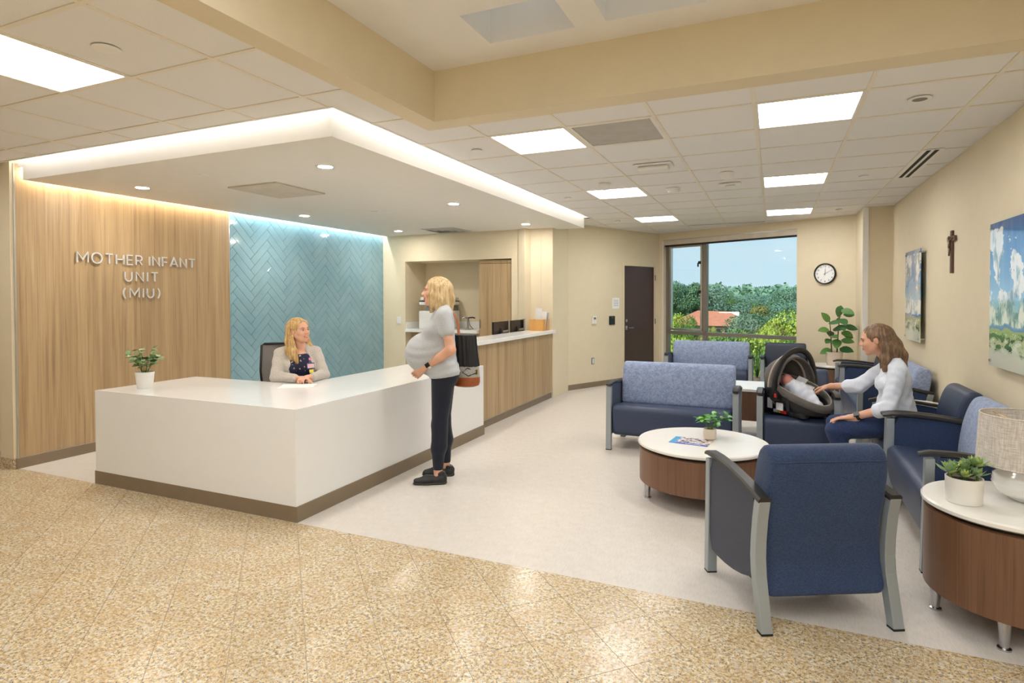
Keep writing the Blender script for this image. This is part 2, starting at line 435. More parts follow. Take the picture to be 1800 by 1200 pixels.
# ------------------------------------------------------------------ walls
wl_ = MB().box((XW-.22, 3.02, 0), (XW-.025, 8.60, 3.0))
wall_left = struct('wall_left', wl_, 'cream_paint'); tag(wall_left, 'feature wall behind the reception desk with oak panel and blue tile')
pil = MB().box((-6.335, 3.0, 0.09), (XW-.012, 3.03, 3.0)); struct('trim_3', pil, 'cream_paint'); tag(bpy.data.objects['trim_3'], 'cream wall end left of the oak panel')
tag(struct('baseboard_corner', MB().box((-6.345, 2.992, 0), (XW-.002, 3.025, 0.09)), 'granite'), 'granite base at the cream wall end')
for a, b in ((3.034, 4.158), (4.160, 5.280)):
    MB().box((XW-.025, a, 0.095), (XW, b, 2.70)).build('wood_panel', 'oak', wall_left)
MB().box((XW-.024, 3.022, 0.09), (XW+.002, 3.034, 2.70)).build('edge_trim', 'aluminium', wall_left)
MB().box((XW-.024, 3.034, 0.088), (XW+.001, 5.28, 0.096)).build('edge_trim', 'aluminium', wall_left)
MB().box((XW-.024, 5.280, 0.09), (XW+.002, 5.288, 2.70)).build('edge_trim', 'aluminium', wall_left)
MB().box((XW-.025, 5.288, 0.09), (XW-.006, 8.42, 2.70)).build('tile_backing', 'grout', wall_left)
tag(struct('baseboard_left', MB().box((XW-.02, 3.012, 0), (XW+.010, 8.42, 0.09)), 'base_vinyl'), 'brown rubber base under the oak wall')
# herringbone tiles, 45 degrees
TWd = 0.0976; K = 4; g2 = 0.0012; y00, z00 = 5.395, 2.208
def herring(u0, v0, lu, lv):
    # u axis: down-right ( + y, - z ), v axis: up-right
    pts = []
    for u, w in ((u0+g2, v0+g2), (u0+lu-g2, v0+g2), (u0+lu-g2, v0+lv-g2), (u0+g2, v0+lv-g2)):
        pts.append((y00+r2*(u+w), z00+r2*(-u+w)))
    return pts
def tile_obj(poly):
    poly = clip_rect(poly, 5.290, 0.092, 8.418, 2.70)
    if len(poly) < 3 or area(poly) < 3e-4: return 0
    n = len(poly); ar = sum(poly[i][0]*poly[(i+1) % n][1]-poly[(i+1) % n][0]*poly[i][1] for i in range(n))
    if ar < 0: poly = poly[::-1]
    cy, cz = sum(p[0] for p in poly)/n, sum(p[1] for p in poly)/n
    def inset(d):
        out = []
        for p in poly:
            dx, dz = cy-p[0], cz-p[1]; l = math.hypot(dx, dz) or 1; out.append((p[0]+dx/l*d, p[1]+dz/l*d))
        return out
    tilt = [random.uniform(-.0006, .0006) for _ in range(2)]
    top = inset(0.004)
    vs_ = [(XW-.007, a, b) for a, b in poly]+[(XW+.0005, a, b) for a, b in poly]+[(XW+.003+tilt[0]*(a-cy)/.15+tilt[1]*(b-cz)/.15, a, b) for a, b in top]
    fs = [tuple(range(2*n, 3*n))]
    for i in range(n):
        j = (i+1) % n; fs += [(i, j, n+j, n+i), (n+i, n+j, 2*n+j, 2*n+i)]
    MB().add(vs_, fs).build('wall_tile', 'blue_tile', wall_left); return 1
ntl = 0
for x in range(-60, 90):
    for y in range(-60, 90):
        m = (x-y) % (2*K)
        # X=(x-y) is vertical here: use u=x (down-right), v=y: columns run along y direction where u+v const
        pass
# columns: along horizontal (y world) s=u+v ; use lattice a=u/TW, b=-v/TW so that a-b=(u+v)/TW
for a in range(-80, 80):
    for b in range(-80, 80):
        m = (a-b) % (2*K)
        if m == 0: ntl += tile_obj(herring(a*TWd, -(b+1)*TWd, K*TWd, TWd))
        if m == 2*K-1: ntl += tile_obj(herring(a*TWd, -(b+K)*TWd, TWd, K*TWd))
print('wall tiles', ntl)

# back wall with the copier niche
YN, NX0, NX1, NZ1, ND = 8.42, -5.68, -3.725, 2.115, 9.06
nb_ = MB()
nb_.box((XW-.2, YN, 0), (NX0, YN+.12, 3.0)); nb_.box((NX1, YN, 0), (-3.235, YN+.12, 3.0)); nb_.box((NX0, YN, NZ1), (NX1, YN+.12, 3.0))
nb_.box((NX0-.1, YN+.12, 0), (NX0, ND, 2.3)); nb_.box((NX1, YN+.12, 0), (NX1+.1, ND, 2.3)); nb_.box((NX0-.1, ND, 0), (NX1+.1, ND+.1, 2.3)); nb_.box((NX0, YN+.12, NZ1), (NX1, ND, NZ1+.1))
tag(struct('wall_niche', nb_, 'cream_paint'), 'cream wall behind the counter with a copier niche')
tag(struct('wall_pilaster', MB().box((-3.235, YN, 0), (-3.045, 9.25, 3.0)), 'cream_paint', bevel=0.006), 'narrow cream pilaster at the end of the counter')
struct('wall_corridor', MB().box((-8.8, 3.3, 0), (-6.35, 3.4, 3.0)), 'cream_paint'); tag(bpy.data.objects['wall_corridor'], 'cream corridor wall beyond the wall end')
# window wall
Mw = Matrix(((SV.x, TV.x, 0, PL.x), (SV.y, TV.y, 0, PL.y), (0, 0, 1, 0), (0, 0, 0, 1)))
WA, WB, WZ0, WZ1 = 0.10, 2.558, 0.10, 2.56
LW = (PR-PL).length
wb_ = MB()
wb_.box((-.25, 0, 0), (WA, .22, 3.2), Mw); wb_.box((WB, 0, 0), (LW+.5, .22, 3.2), Mw)
wb_.box((WA, 0, WZ1), (WB, .22, 3.2), Mw); wb_.box((WA, 0, 0), (WB, .22, WZ0), Mw)
tag(struct('wall_back', wb_, 'cream_paint'), 'cream wall with the large window and the clock')
# window: frame, mullion, rail, panes, blind cassette
wf = MB(); d0, d1 = 0.075, 0.15
for a, b, c, d in ((WA, WA+.06, WZ0, WZ1), (WB-.02, WB, WZ0, WZ1), (0.872, 0.945, WZ0, WZ1)):
    wf.box((a, d0, c), (b, d1, d), Mw)
wf.box((WA, d0, .825), (WB, d1, .885), Mw); wf.box((WA, d0, WZ0), (WB, d1, WZ0+.05), Mw); wf.box((WA, d0, WZ1-.06), (WB, d1, WZ1), Mw)
win = struct('window_1', wf, 'window_metal'); tag(win, 'large aluminium framed window overlooking trees')
sash = MB()
for a, b, c, d in ((WA+.075, WA+.115, .90, 2.45), (.832, .868, .90, 2.45), (WA+.075, .868, .90, .935), (WA+.075, .868, 2.42, 2.45)): sash.box((a, d0-.012, c), (b, d1-.02, d), Mw)
so = sash.build('casement_sash', 'aluminium', win)
for z in (1.60, 2.12):
    h = MB().box((.80, d0-.035, z-.02), (.845, d0-.01, z+.03), Mw); h.box((.79, d0-.045, z-.07), (.81, d0-.025, z+.0), Mw); h.build('sash_handle', 'black_metal', so)
for a, b, c, d in ((WA+.11, .835, .93, 2.43), (.94, WB-.015, .88, 2.52), (WA+.055, .875, .145, .83), (.94, WB-.015, .145, .83)):
    MB().box((a, .108, c), (b, .114, d), Mw).build('window_pane', 'window_glass', win)
bl = MB().box((WA, -.004, 2.475), (WB, .07, WZ1-.002), Mw).build('blind_cassette', 'blind_fabric', win)
MB().box((WA+.02, .012, 2.445), (WB-.01, .05, 2.475), Mw).build('blind_bar', 'black_metal', bl)
tag(struct('trim_4', MB().box((WA, -.008, WZ1-.004), (WB, .0, WZ1+.012), Mw), 'aluminium'), 'thin metal trim above the window blind')
tag(struct('trim_5', MB().box((WA-.03, -.006, WZ0), (WA+.005, .0, WZ1-.01), Mw), 'white_paint'), 'white edge trim left of the window')
# door wall
D0 = PL-2.635*TV
Md = Matrix(((TV.x, -SV.x, 0, D0.x), (TV.y, -SV.y, 0, D0.y), (0, 0, 1, 0), (0, 0, 0, 1)))
DA, DB, DZ = 1.60, 2.50, 2.07
dw = MB(); dw.box((-.75, 0, 0), (DA-.05, .15, 3.2), Md); dw.box((DB+.05, 0, 0), (2.64, .15, 3.2), Md); dw.box((DA-.05, 0, DZ+.05), (DB+.05, .15, 3.2), Md)
tag(struct('wall_door', dw, 'cream_paint'), 'cream wall with the dark wooden door')
df = MB(); df.box((DA-.05, -.012, 0), (DA, .12, DZ+.05), Md); df.box((DB, -.012, 0), (DB+.05, .12, DZ+.05), Md); df.box((DA, -.012, DZ), (DB, .12, DZ+.05), Md)
tag(struct('trim_6', df, 'cream_paint'), 'cream painted steel frame around the door')
door = struct('door_1', MB().box((DA+.004, .02, .008), (DB-.004, .06, DZ-.004), Md), 'door_wood', bevel=0.002); tag(door, 'dark reddish brown flush wooden door beside the window')
hd = MB().box((DA+.05, .008, .93), (DA+.11, .02, 1.0), Md); hd.tube([Md @ Vector((DA+.08, .01, .965)), Md @ Vector((DA+.08, -.045, .965)), Md @ Vector((DA+.20, -.05, .965))], .010)
hd.build('door_handle', 'steel', door, smooth=True, angle=.6)
MB().box((DA+.055, .006, 1.07), (DA+.105, .02, 1.12), Md).build('deadbolt', 'steel', door)
for z in (.25, 1.06, 1.87):
    MB().tube([Md @ Vector((DB-.002, -.014, z-.05)), Md @ Vector((DB-.002, -.014, z+.05))], .011).build('hinge', 'steel', door, smooth=True, angle=.6)
# right wall, column and corner guard
tag(struct('wall_right', MB().box((XR, -5, 0), (XR+.2, 9.14, 4.05)), 'cream_paint'), 'long cream wall with the paintings and the crucifix')
cl_ = MB().box((1.078, 9.12, 0), (XR, 9.98, 3.0)); tag(struct('wall_column', cl_, 'cream_paint'), 'cream column in the far right corner')
tag(struct('trim_7', MB().box((1.070, 9.108, 0), (1.140, 9.12, 2.69)), 'white_plastic', bevel=0.003), 'white corner guard on the column')
# behind the camera
bk = MB(); bk.box((-9.0, -5.2, 0), (XR+.2, -5.0, 4.05)); bk.box((-9.0, -5, 0), (-8.8, 8.6, 4.05)); bk.box((-9.0, 8.55, 0), (XW-.2, 8.7, 4.05)); bk.box((XW-.2, 9.2, 0), (-3.4, 9.4, 4.05))
tag(struct('wall_lobby', bk, 'cream_paint'), 'cream lobby walls behind the viewer')
# baseboards
def bb(name, a, b, mat, label): tag(struct(name, MB().box(a, b, mat) if mat is not None else MB().box(a, b), 'base_vinyl'), label)
bb('baseboard_door', (.0, -.010, 0), (DA-.05, 0, .085), Md, 'brown rubber base along the door wall')
bb('baseboard_back', (WB, -.010, 0), (LW, 0, .085), Mw, 'brown rubber base below the clock wall')
bb('baseboard_right', (XR-.010, -4.9, 0), (XR, 9.12, .085), None, 'brown rubber base along the right wall')
bb('baseboard_column', (1.068, 9.108, 0), (XR-.01, 9.12, .085), None, 'brown rubber base around the column')

# ------------------------------------------------------------------ ceiling fixtures
def cell(k, n): return GX0+GXP*k, GY0+GYP*n
names = {(0, 0): 'large bright square ceiling light nearest the right paintings', (0, 4): 'square ceiling light in front of the clock, middle of its row', (0, 8): 'square ceiling light closest to the clock wall',
         (-3, 0): 'square ceiling light beside the grey air grille', (-3, 4): 'square ceiling light beside the white canopy, middle of its row', (-3, 8): 'square ceiling light nearest the dark door', (-6, -4): 'large square ceiling light at the upper left above the desk', (-10, -4): 'unseen square ceiling light added in the corridor left of the oak wall'}
for c in LIGHTS:
    x, y = cell(*c); p = thing('ceiling_light', names[c], 'ceiling light', (x+GXP/2, y+GYP/2, HC), 0, 'square ceiling lights')
    w, h = GXP/2-.012, GYP/2-.012; f = MB()
    f.box((-w, -h, 0), (w, -h+.012, .02)); f.box((-w, h-.012, 0), (w, h, .02)); f.box((-w, -h+.012, 0), (-w+.012, h-.012, .02)); f.box((w-.012, -h+.012, 0), (w, h-.012, .02))
    f.build('light_frame', 'white_plastic', p)
    MB().box((-w+.012, -h+.012, .006), (w-.012, h-.012, .009)).build('diffuser', 'lamp_panel', p)
    MB().box((-w, -h, .021), (w, h, .06)).build('housing', 'white_plastic', p)
for Y_, r_ in ((.75, 'nearest'), (-1.25, 'second'), (-3.25, 'last')):  # fill panels added behind the camera to brighten the foreground
    for X_, c_ in ((-1.35, 'left'), (.65, 'right')):
        p = thing('fill_light', 'added fill light out of view under the raised ceiling, %s row, %s side' % (r_, c_), 'ceiling light', (X_, Y_, HW), 0, 'added fill lights')
        w = .60; f = MB()
        f.box((-w, -w, -.012), (w, -w+.015, .0)); f.box((-w, w-.015, -.012), (w, w, .0)); f.box((-w, -w+.015, -.012), (-w+.015, w-.015, .0)); f.box((w-.015, -w+.015, -.012), (w, w-.015, .0))
        f.build('light_frame', 'white_plastic', p)
        MB().box((-w+.015, -w+.015, -.006), (w-.015, w-.015, -.003)).build('diffuser', 'lamp_fill', p)
x, y = cell(*VENT)
p = thing('air_grille', 'grey square return air grille in the tile ceiling', 'air grille', (x+GXP/2, y+GYP/2, HC))
w, h = GXP/2-.012, GYP/2-.012; f = MB()
f.box((-w, -h, 0), (w, -h+.02, .02)); f.box((-w, h-.02, 0), (w, h, .02)); f.box((-w, -h+.02, 0), (-w+.02, h-.02, .02)); f.box((w-.02, -h+.02, 0), (w, h-.02, .02))
f.build('grille_frame', 'white_plastic', p)
MB().box((-w, -h, .03), (w, h, .04)).build('grille_backing', 'grille_dark', p)
sl = None
for i in range(18):
    yy = -h+.035+i*(2*h-.07)/17
    m = MB(); m.add([(-w+.02, yy-.009, .016), (w-.02, yy-.009, .016), (w-.02, yy+.009, .004), (-w+.02, yy+.009, .004), (-w+.02, yy-.009, .018), (w-.02, yy-.009, .018), (w-.02, yy+.009, .006), (-w+.02, yy+.009, .006)], [(0, 3, 2, 1), (4, 5, 6, 7), (0, 1, 5, 4), (1, 2, 6, 5), (2, 3, 7, 6), (3, 0, 4, 7)])
    m.build('slat', 'grille_grey', p)
# canopy downlights
dn = {(-3.28, 3.75): 'recessed downlight at the canopy corner nearest the viewer', (-5.48, 3.75): 'recessed downlight above the sign lettering', (-3.28, 5.82): 'recessed downlight above the standing woman side of the canopy',
      (-5.48, 5.87): 'recessed downlight in front of the blue tiles, nearer one', (-5.40, 7.82): 'recessed downlight in front of the blue tiles, farther one', (-3.25, 7.85): 'recessed downlight above the end of the tall counter'}
for (x, y), lb in dn.items():
    p = thing('downlight', lb, 'downlight', (x, y, HCAN), 0, 'recessed canopy downlights')
    MB().lathe([(.055, -.001), (.078, -.003), (.080, 0.0), (.055, -.0005)], 28, cap=False).build('trim_ring', 'white_plastic', p, smooth=True)
    MB().lathe([(.0005, -.0012), (.056, -.0012)], 24, cap=False).build('lens', 'lamp_down', p)
p = tag(MB().box((-4.70, 4.04, HCAN-.014), (-4.10, 4.68, HCAN-.001)).build('access_panel', 'access_beige', bevel=.001), 'flat square access panel in the canopy underside', 'access panel')
p = thing('ceiling_diffuser', 'square air diffuser in the canopy above the copier niche', 'air diffuser', (-4.65, 8.03, HCAN))
for i, s_ in enumerate((.29, .20, .11)):
    f = MB(); a, b = s_, s_-.05
    for q in range(4):
        m = Matrix.Rotation(q*math.pi/2, 4, 'Z')
        f.add([m @ Vector(v_) for v_ in ((-a, -a, -.002), (a, -a, -.002), (b, -b, -.016), (-b, -b, -.016))], [(0, 1, 2, 3), (3, 2, 1, 0)])
    f.build('diffuser_ring', 'white_plastic', p)
MB().box((-.29, -.29, -.001), (.29, .29, .0)).build('diffuser_throat', 'grey_plastic', p)
# ceiling devices
def disc(name, x, y, z, r, lb, cat, grp=None, h=.006, mat='white_plastic'):
    o = MB().lathe([(r*.85, -h), (r, -h*.6), (r, 0)], 24).build(name, mat, smooth=True, angle=.6); o.location = (x, y, z); return tag(o, lb, cat, grp)
for x, y, z, lb in ((-2.2, 4.286, HC, 'sprinkler cover disc on the ceiling between canopy and grille'), (-2.264, 6.785, HC, 'sprinkler cover disc on the ceiling alongside the canopy edge'), (-2.23, 9.12, HC, 'sprinkler cover disc on the ceiling near the canopy end'),
                (.797, 6.754, HC, 'sprinkler cover disc on the ceiling beside the slot diffuser'), (.80, 9.2, HC, 'sprinkler cover disc on the ceiling near the column'), (-4.43, 3.564, HCAN, 'sprinkler cover disc on the canopy near its front edge'), (-4.425, 5.90, HCAN, 'sprinkler cover disc on the canopy in front of the blue tiles')):
    disc('sprinkler_cover', x, y, z, .042, lb, 'sprinkler', 'sprinkler covers', .012)
disc('sprinkler_cover', -2.91, 1.824, HC-.001, .062, 'large sprinkler cover disc on the ceiling at the upper left', 'sprinkler', 'sprinkler covers', .006)
sp = disc('ceiling_speaker', .793, 4.266, HC, .062, 'round ceiling speaker beside the large right light', 'speaker', None, .006)
MB().lathe([(.001, -.0065), (.04, -.0065)], 20, cap=False).build('speaker_grille', 'grey_plastic', sp)
for x, y, lb in ((-1.63, 6.10, 'small white dome camera on the ceiling beside a light'), (-.42, 6.04, 'small white dome sensor on the ceiling in front of the strobe')):
    o = MB().lathe([(.062, 0), (.062, -.022), (.05, -.045), (.03, -.062), (.004, -.068)][::-1], 20).build('ceiling_dome', 'white_plastic', smooth=True, angle=.9); o.location = (x, y, HC); tag(o, lb, 'dome sensor', 'ceiling domes')
o = MB().lathe([(.03, -.05), (.055, -.045), (.06, -.02), (.075, -.018), (.078, 0)], 24).build('smoke_detector', 'white_plastic', smooth=True, angle=.6); o.location = (-1.02, 6.68, HC); tag(o, 'round smoke detector on the ceiling between two lights', 'smoke detector')
MB().lathe([(.056, -.036), (.0575, -.028)], 24, cap=False).build('detector_vents', 'dark_slot', o)
p = thing('ceiling_strobe', 'white oblong alarm strobe on the ceiling', 'strobe', (-.425, 6.62, HC))
MB().box((-.11, -.06, -.02), (.11, .06, 0)).build('strobe_base', 'white_plastic', p, bevel=.012); MB().box((-.05, -.03, -.045), (.05, .03, -.02)).build('strobe_lens', 'white_plastic', p, bevel=.012)
p = thing('emergency_light', 'white oblong emergency light on the ceiling behind the grille', 'emergency light', (-1.0, 5.42, HC))
MB().box((-.17, -.10, -.012), (.17, .10, 0)).build('light_base', 'white_plastic', p, bevel=.008); MB().box((-.14, -.06, -.05), (.14, .06, -.012)).build('light_body', 'white_plastic', p, bevel=.02)
p = thing('slot_diffuser', 'slot air diffuser with two black openings near the right wall', 'air diffuser', (1.17, 6.39, HC))
MB().box((-.075, -.63, -.003), (.075, .63, -.0005)).build('diffuser_frame', 'white_plastic', p)
for x in (-.028, .028): MB().box((x-.015, -.60, -.0045), (x+.015, .60, -.003)).build('slot', 'dark_slot', p)
p = thing('slot_diffuser', 'single slot air diffuser above the window', 'air diffuser', (-.72, 10.17, HC))
MB().box((-.60, -.03, -.003), (.60, .03, -.0005)).build('diffuser_frame', 'white_plastic', p); MB().box((-.58, -.010, -.0045), (.58, .010, -.003)).build('slot', 'dark_slot', p)
# ------------------------------------------------------------------ furniture materials
def fabric(name, c1, c2, scale=420, rough=0.75, spec=0.25, sheen=0.15, mott=None, coat=0):
    t = NT(name); v = t.coord()
    wv = t.noise(t.coord((1, 1, .25)), scale, 2); wh = t.noise(t.coord((.25, .25, 1)), scale, 2)
    mx = t.mix(0.5, wv, wh); n2 = t.noise(v, 9, 3)
    c = t.ramp(mx, [(0.42, c1), (0.58, c2)])
    c = t.mix(t.ramp(n2, [(0.35, (0.22, 0.22, 0.22, 1)), (0.65, (0, 0, 0, 1))]), c, c1)
    t.col(c); t.b.inputs['Roughness'].default_value = rough; t.b.inputs['Specular IOR Level'].default_value = spec
    t.b.inputs['Sheen Weight'].default_value = sheen; t.bump(mx, 0.18, 0.0015)
    return t.m
fabric('navy_fabric', srgb(40, 54, 84), srgb(58, 76, 109))
fabric('navy_vinyl', srgb(48, 59, 84), srgb(58, 69, 95), 300, 0.42, 0.45, 0.0)
fabric('dark_panel', srgb(44, 50, 66), srgb(54, 60, 78), 300, 0.5, 0.4, 0.0)
t = NT('pattern_fabric'); v = t.coord()
vo = t.n('TexVoronoi', Scale=62.0); t.l(t.coord((1, 1, 1.25)), vo.inputs['Vector'])
n1 = t.noise(v, 26, 2); n2 = t.noise(v, 300, 2)
c = t.ramp(vo.outputs['Color'], [(0.15, srgb(104, 124, 160)), (0.5, srgb(138, 154, 186)), (0.85, srgb(166, 178, 204))])
c = t.mix(0.35, c, t.ramp(n1, [(0.35, srgb(108, 128, 166)), (0.65, srgb(160, 174, 202))]))
t.col(t.mix(0.25, c, t.ramp(n2, [(0.35, srgb(110, 122, 158)), (0.65, srgb(172, 182, 206))])))
t.b.inputs['Roughness'].default_value = 0.7; t.b.inputs['Sheen Weight'].default_value = 0.2; t.bump(vo.outputs['Distance'], 0.15, 0.002)
plain('chair_metal', srgb(160, 168, 172), 0.4, 0.4, var=0.02)
plain('arm_black', srgb(40, 38, 36), 0.42, var=0.05)
plain('rubber', srgb(24, 24, 24), 0.7)
plain('table_white', srgb(240, 236, 228), 0.22, var=0.01)
plain('black_gap', srgb(20, 18, 17), 0.6)

# ------------------------------------------------------------------ reception desk
DXL, DXR, DYF, DYB, DH = -5.054, -2.9285, 3.039, 5.848, 0.76
dk = thing('reception_desk', 'L shaped white solid surface reception desk in front of the oak wall', 'desk', (0, 0, 0))
poly = [(DXL, DYF), (DXR, DYF), (DXR, DYB), (-3.775, DYB), (-3.775, 4.33), (-4.13, 3.965), (DXL, 3.965)]
MB().prism(poly, DH-.045, DH).build('desk_top', 'solid_surface', dk)
b = MB(); b.box((DXL, DYF, .10), (DXR, DYF+.05, DH-.045)); b.build('front_panel', 'solid_surface', dk)
MB().box((DXR-.05, DYF+.05, .10), (DXR, DYB, DH-.045)).build('side_panel', 'solid_surface', dk)
MB().box((DXL, DYF+.05, .10), (DXL+.05, 3.95, DH-.045)).build('side_panel', 'solid_surface', dk)
MB().box((-3.76, DYB-.05, .10), (DXR-.05, DYB, DH-.045)).build('end_panel', 'solid_surface', dk)
k = MB(); k.box((DXL-.010, DYF-.003, 0), (DXR+.010, DYF+.055, .105)); k.box((DXR-.05, DYF+.055, 0), (DXR+.010, DYB+.004, .105)); k.box((DXL-.010, DYF+.055, 0), (DXL+.05, 3.95, .105))
k.build('kick_base', 'base_vinyl', dk)
# taller counter
ct = thing('transaction_counter', 'tall oak fronted counter with a white ledge beside the desk', 'counter', (0, 0, 0))
for a, b_ in ((5.862, 7.10), (7.104, 7.77), (7.774, 8.40)):
    MB().box((-3.12, a, .095), (-3.05, b_, .975)).build('oak_panel', 'oak', ct)
MB().box((-3.36, 5.862, .975), (-2.995, 8.41, 1.022)).build('ledge', 'solid_surface', ct, bevel=.003)
MB().box((-3.12, 5.862, 0), (-3.062, 8.40, .09)).build('kick_base', 'base_vinyl', ct)
MB().box((-3.062, 5.862, .088), (-3.046, 8.40, .094)).build('edge_trim', 'aluminium', ct)
MB().box((-3.95, 5.90, .70), (-3.125, 8.30, .74)).build('work_surface', 'solid_surface', ct)
MB().box((-3.95, 5.90, .0), (-3.90, 8.40, .70)).build('support_panel', 'white_plastic', ct)
# niche contents: counter, wood cabinet door
nc = thing('niche_counter', 'white counter top inside the copier niche', 'counter', (0, 0, 0))
MB().box((NX0+.005, 8.40, .935), (-4.325, ND-.005, .985)).build('counter_top', 'solid_surface', nc, bevel=.002)
MB().box((NX0+.005, ND-.025, .985), (-4.325, ND-.005, 1.10)).build('backsplash', 'solid_surface', nc)
MB().box((NX0+.002, 8.43, .985), (NX0+.02, ND-.03, 1.10)).build('side_splash', 'solid_surface', nc)
MB().box((NX0+.02, 8.60, 0), (-4.34, ND-.01, .93)).build('base_cabinet', 'oak', nc)
cb = thing('tall_cabinet', 'tall oak cabinet at the right of the niche', 'cabinet', (0, 0, 0))
MB().box((-4.31, 8.50, .0), (NX1-.012, ND-.01, 2.085)).build('cabinet_body', 'oak', cb)
dr = MB().box((-4.315, 8.470, .10), (NX1-.010, 8.497, 2.045)).build('cabinet_door', 'oak', cb)
MB().box((-4.295, 8.445, 1.02), (-4.285, 8.470, 1.16)).build('cabinet_handle', 'steel', dr)
MB().box((-4.315, 8.475, 2.055), (NX1-.010, 8.497, 2.10)).build('top_rail', 'oak', cb)

# ------------------------------------------------------------------ waiting room chairs (local: x across, y from front 0 to back, origin at front centre)
def smooth_poly(pts, closed=True, it=2):
    for _ in range(it):
        out = []; n = len(pts)
        for i in range(n):
            a, b = pts[i], pts[(i+1) % n]
            out.append((a[0]*.75+b[0]*.25, a[1]*.75+b[1]*.25)); out.append((a[0]*.25+b[0]*.75, a[1]*.25+b[1]*.75))
        pts = out
    return pts
def extrude_x(prof, x0, x1, puff=0.010, n=4):
    """side profile (y,z) extruded along x with softly rounded ends"""
    cy = sum(p[0] for p in prof)/len(prof); cz = sum(p[1] for p in prof)/len(prof)
    mb = MB(); rows = []
    xs = [(x0, .030), (x0+.004, .014), (x0+.014, .003), (x0+.03, 0), (x1-.03, 0), (x1-.014, .003), (x1-.004, .014), (x1, .030)]
    k = len(prof); vs_ = []
    for x, ins in xs:
        for (y, z) in prof:
            dy, dz = cy-y, cz-z; l = math.hypot(dy, dz) or 1
            vs_.append((x, y+dy/l*ins, z+dz/l*ins))
    fs = []
    for i in range(len(xs)-1):
        for j in range(k): fs.append((i*k+j, i*k+(j+1) % k, (i+1)*k+(j+1) % k, (i+1)*k+j))
    fs += [tuple(range(k-1, -1, -1)), tuple((len(xs)-1)*k+j for j in range(k))]
    mb.add(vs_, fs); return mb
SEAT = smooth_poly([(.045, .135), (.020, .22), (.006, .36), (.012, .425), (.07, .450), (.25, .432), (.45, .405), (.52, .40), (.54, .30), (.545, .15), (.30, .130)], it=2)
BACK = smooth_poly([(.425, .40), (.43, .50), (.455, .66), (.50, .795), (.545, .832), (.60, .825), (.632, .785), (.628, .70), (.60, .52), (.574, .36), (.570, .28), (.59, .20), (.612, .145), (.575, .140), (.545, .25), (.50, .395)], it=2)
def arm_path():
    return [(0, -.012, .640), (0, .04, .650), (0, .15, .652), (0, .30, .643), (0, .45, .624), (0, .58, .598), (0, .635, .588)]
def make_chair(name, label, W, seat_mat, back_mat, loc, rz, rear_mat=None, group=None, seams=()):
    root = thing(name, label, 'sofa' if W > 1 else 'armchair', loc, rz, group)
    h = W/2; iw = h-.060
    extrude_x(SEAT, -iw, iw).build('seat', seat_mat, root, smooth=True, angle=1.0)
    extrude_x(BACK, -iw, iw).build('backrest', back_mat, root, smooth=True, angle=1.0)
    MB().tube([(-iw+.012, .6335, .765), (iw-.012, .6335, .765)], .0022, 6).build('seam_piping', back_mat, root)
    for s in (-1, 1):
        x0, x1 = s*(h-.055), s*(h-.003)
        a, b = min(x0, x1), max(x0, x1)
        # front leg
        m = MB(); P = [(.000, 0.006), (.014, .60), (.014, .625), (.060, .630), (.056, .30), (.048, .006)]
        m.add([(a, y, z) for y, z in P]+[(b, y, z) for y, z in P], [tuple(range(6)), tuple(range(11, 5, -1))]+[(i, 6+i, 6+(i+1) % 6, (i+1) % 6) for i in range(6)])
        lg = m.build('front_leg', 'chair_metal', root, bevel=.003)
        MB().box((a, 0, 0), (b, .048, .008)).build('glide', 'rubber', lg)
        # kinked rear leg
        mid = [(.612, .590), (.592, .50), (.578, .40), (.574, .32), (.582, .24), (.604, .15), (.640, .008)]
        wid = [.026, .026, .026, .027, .027, .026, .024]
        P = [(y-w_, z) for (y, z), w_ in zip(mid, wid)]+[(y+w_, z) for (y, z), w_ in reversed(list(zip(mid, wid)))]
        n = len(P); m = MB()
        m.add([(a, y, z) for y, z in P]+[(b, y, z) for y, z in P], [(i, 6+7-i-1+1, 0, 0) for i in range(0)]+[(i, i+1, n-2-i, n-1-i) for i in range(6)]+[(n+n-1-i, n+n-2-i, n+i+1, n+i) for i in range(6)]+[(i, n+i, n+(i+1) % n, (i+1) % n) for i in range(n)])
        lg = m.build('rear_leg', 'chair_metal', root, bevel=.003)
        MB().box((a, .616, 0), (b, .664, .010)).build('glide', 'rubber', lg)
        # arm cap
        sec = [(-.030, 0), (-.030, .014), (-.022, .023), (.022, .023), (.030, .014), (.030, 0)]
        pth = [Vector((s*(h-.030), y, z-.002)) for _, y, z in arm_path()]
        MB().sweep(pth, sec, scales=[.75, 1, 1, 1, 1, 1, 1]).build('arm_cap', 'arm_black', root, smooth=True, angle=.7)
        # side panel
        Pp = smooth_poly([(.035, .640), (.25, .640), (.45, .615), (.592, .585), (.560, .42), (.556, .30), (.57, .22), (.40, .165), (.20, .140), (.046, .150)], it=1)
        n = len(Pp); a2, b2 = a+.010, b-.008; m = MB()
        m.add([(a2, y, z) for y, z in Pp]+[(b2, y, z) for y, z in Pp], [tuple(range(n)), tuple(range(2*n-1, n-1, -1))]+[(i, n+i, n+(i+1) % n, (i+1) % n) for i in range(n)])
        m.build('side_panel', 'dark_panel' if seat_mat == 'navy_fabric' else 'navy_fabric', root, smooth=True, angle=.7)
    return root
def place(fx, fy, face):
    """front-centre point and facing direction angle -> rz ; local -y is the facing direction"""
    return (fx, fy, 0), face
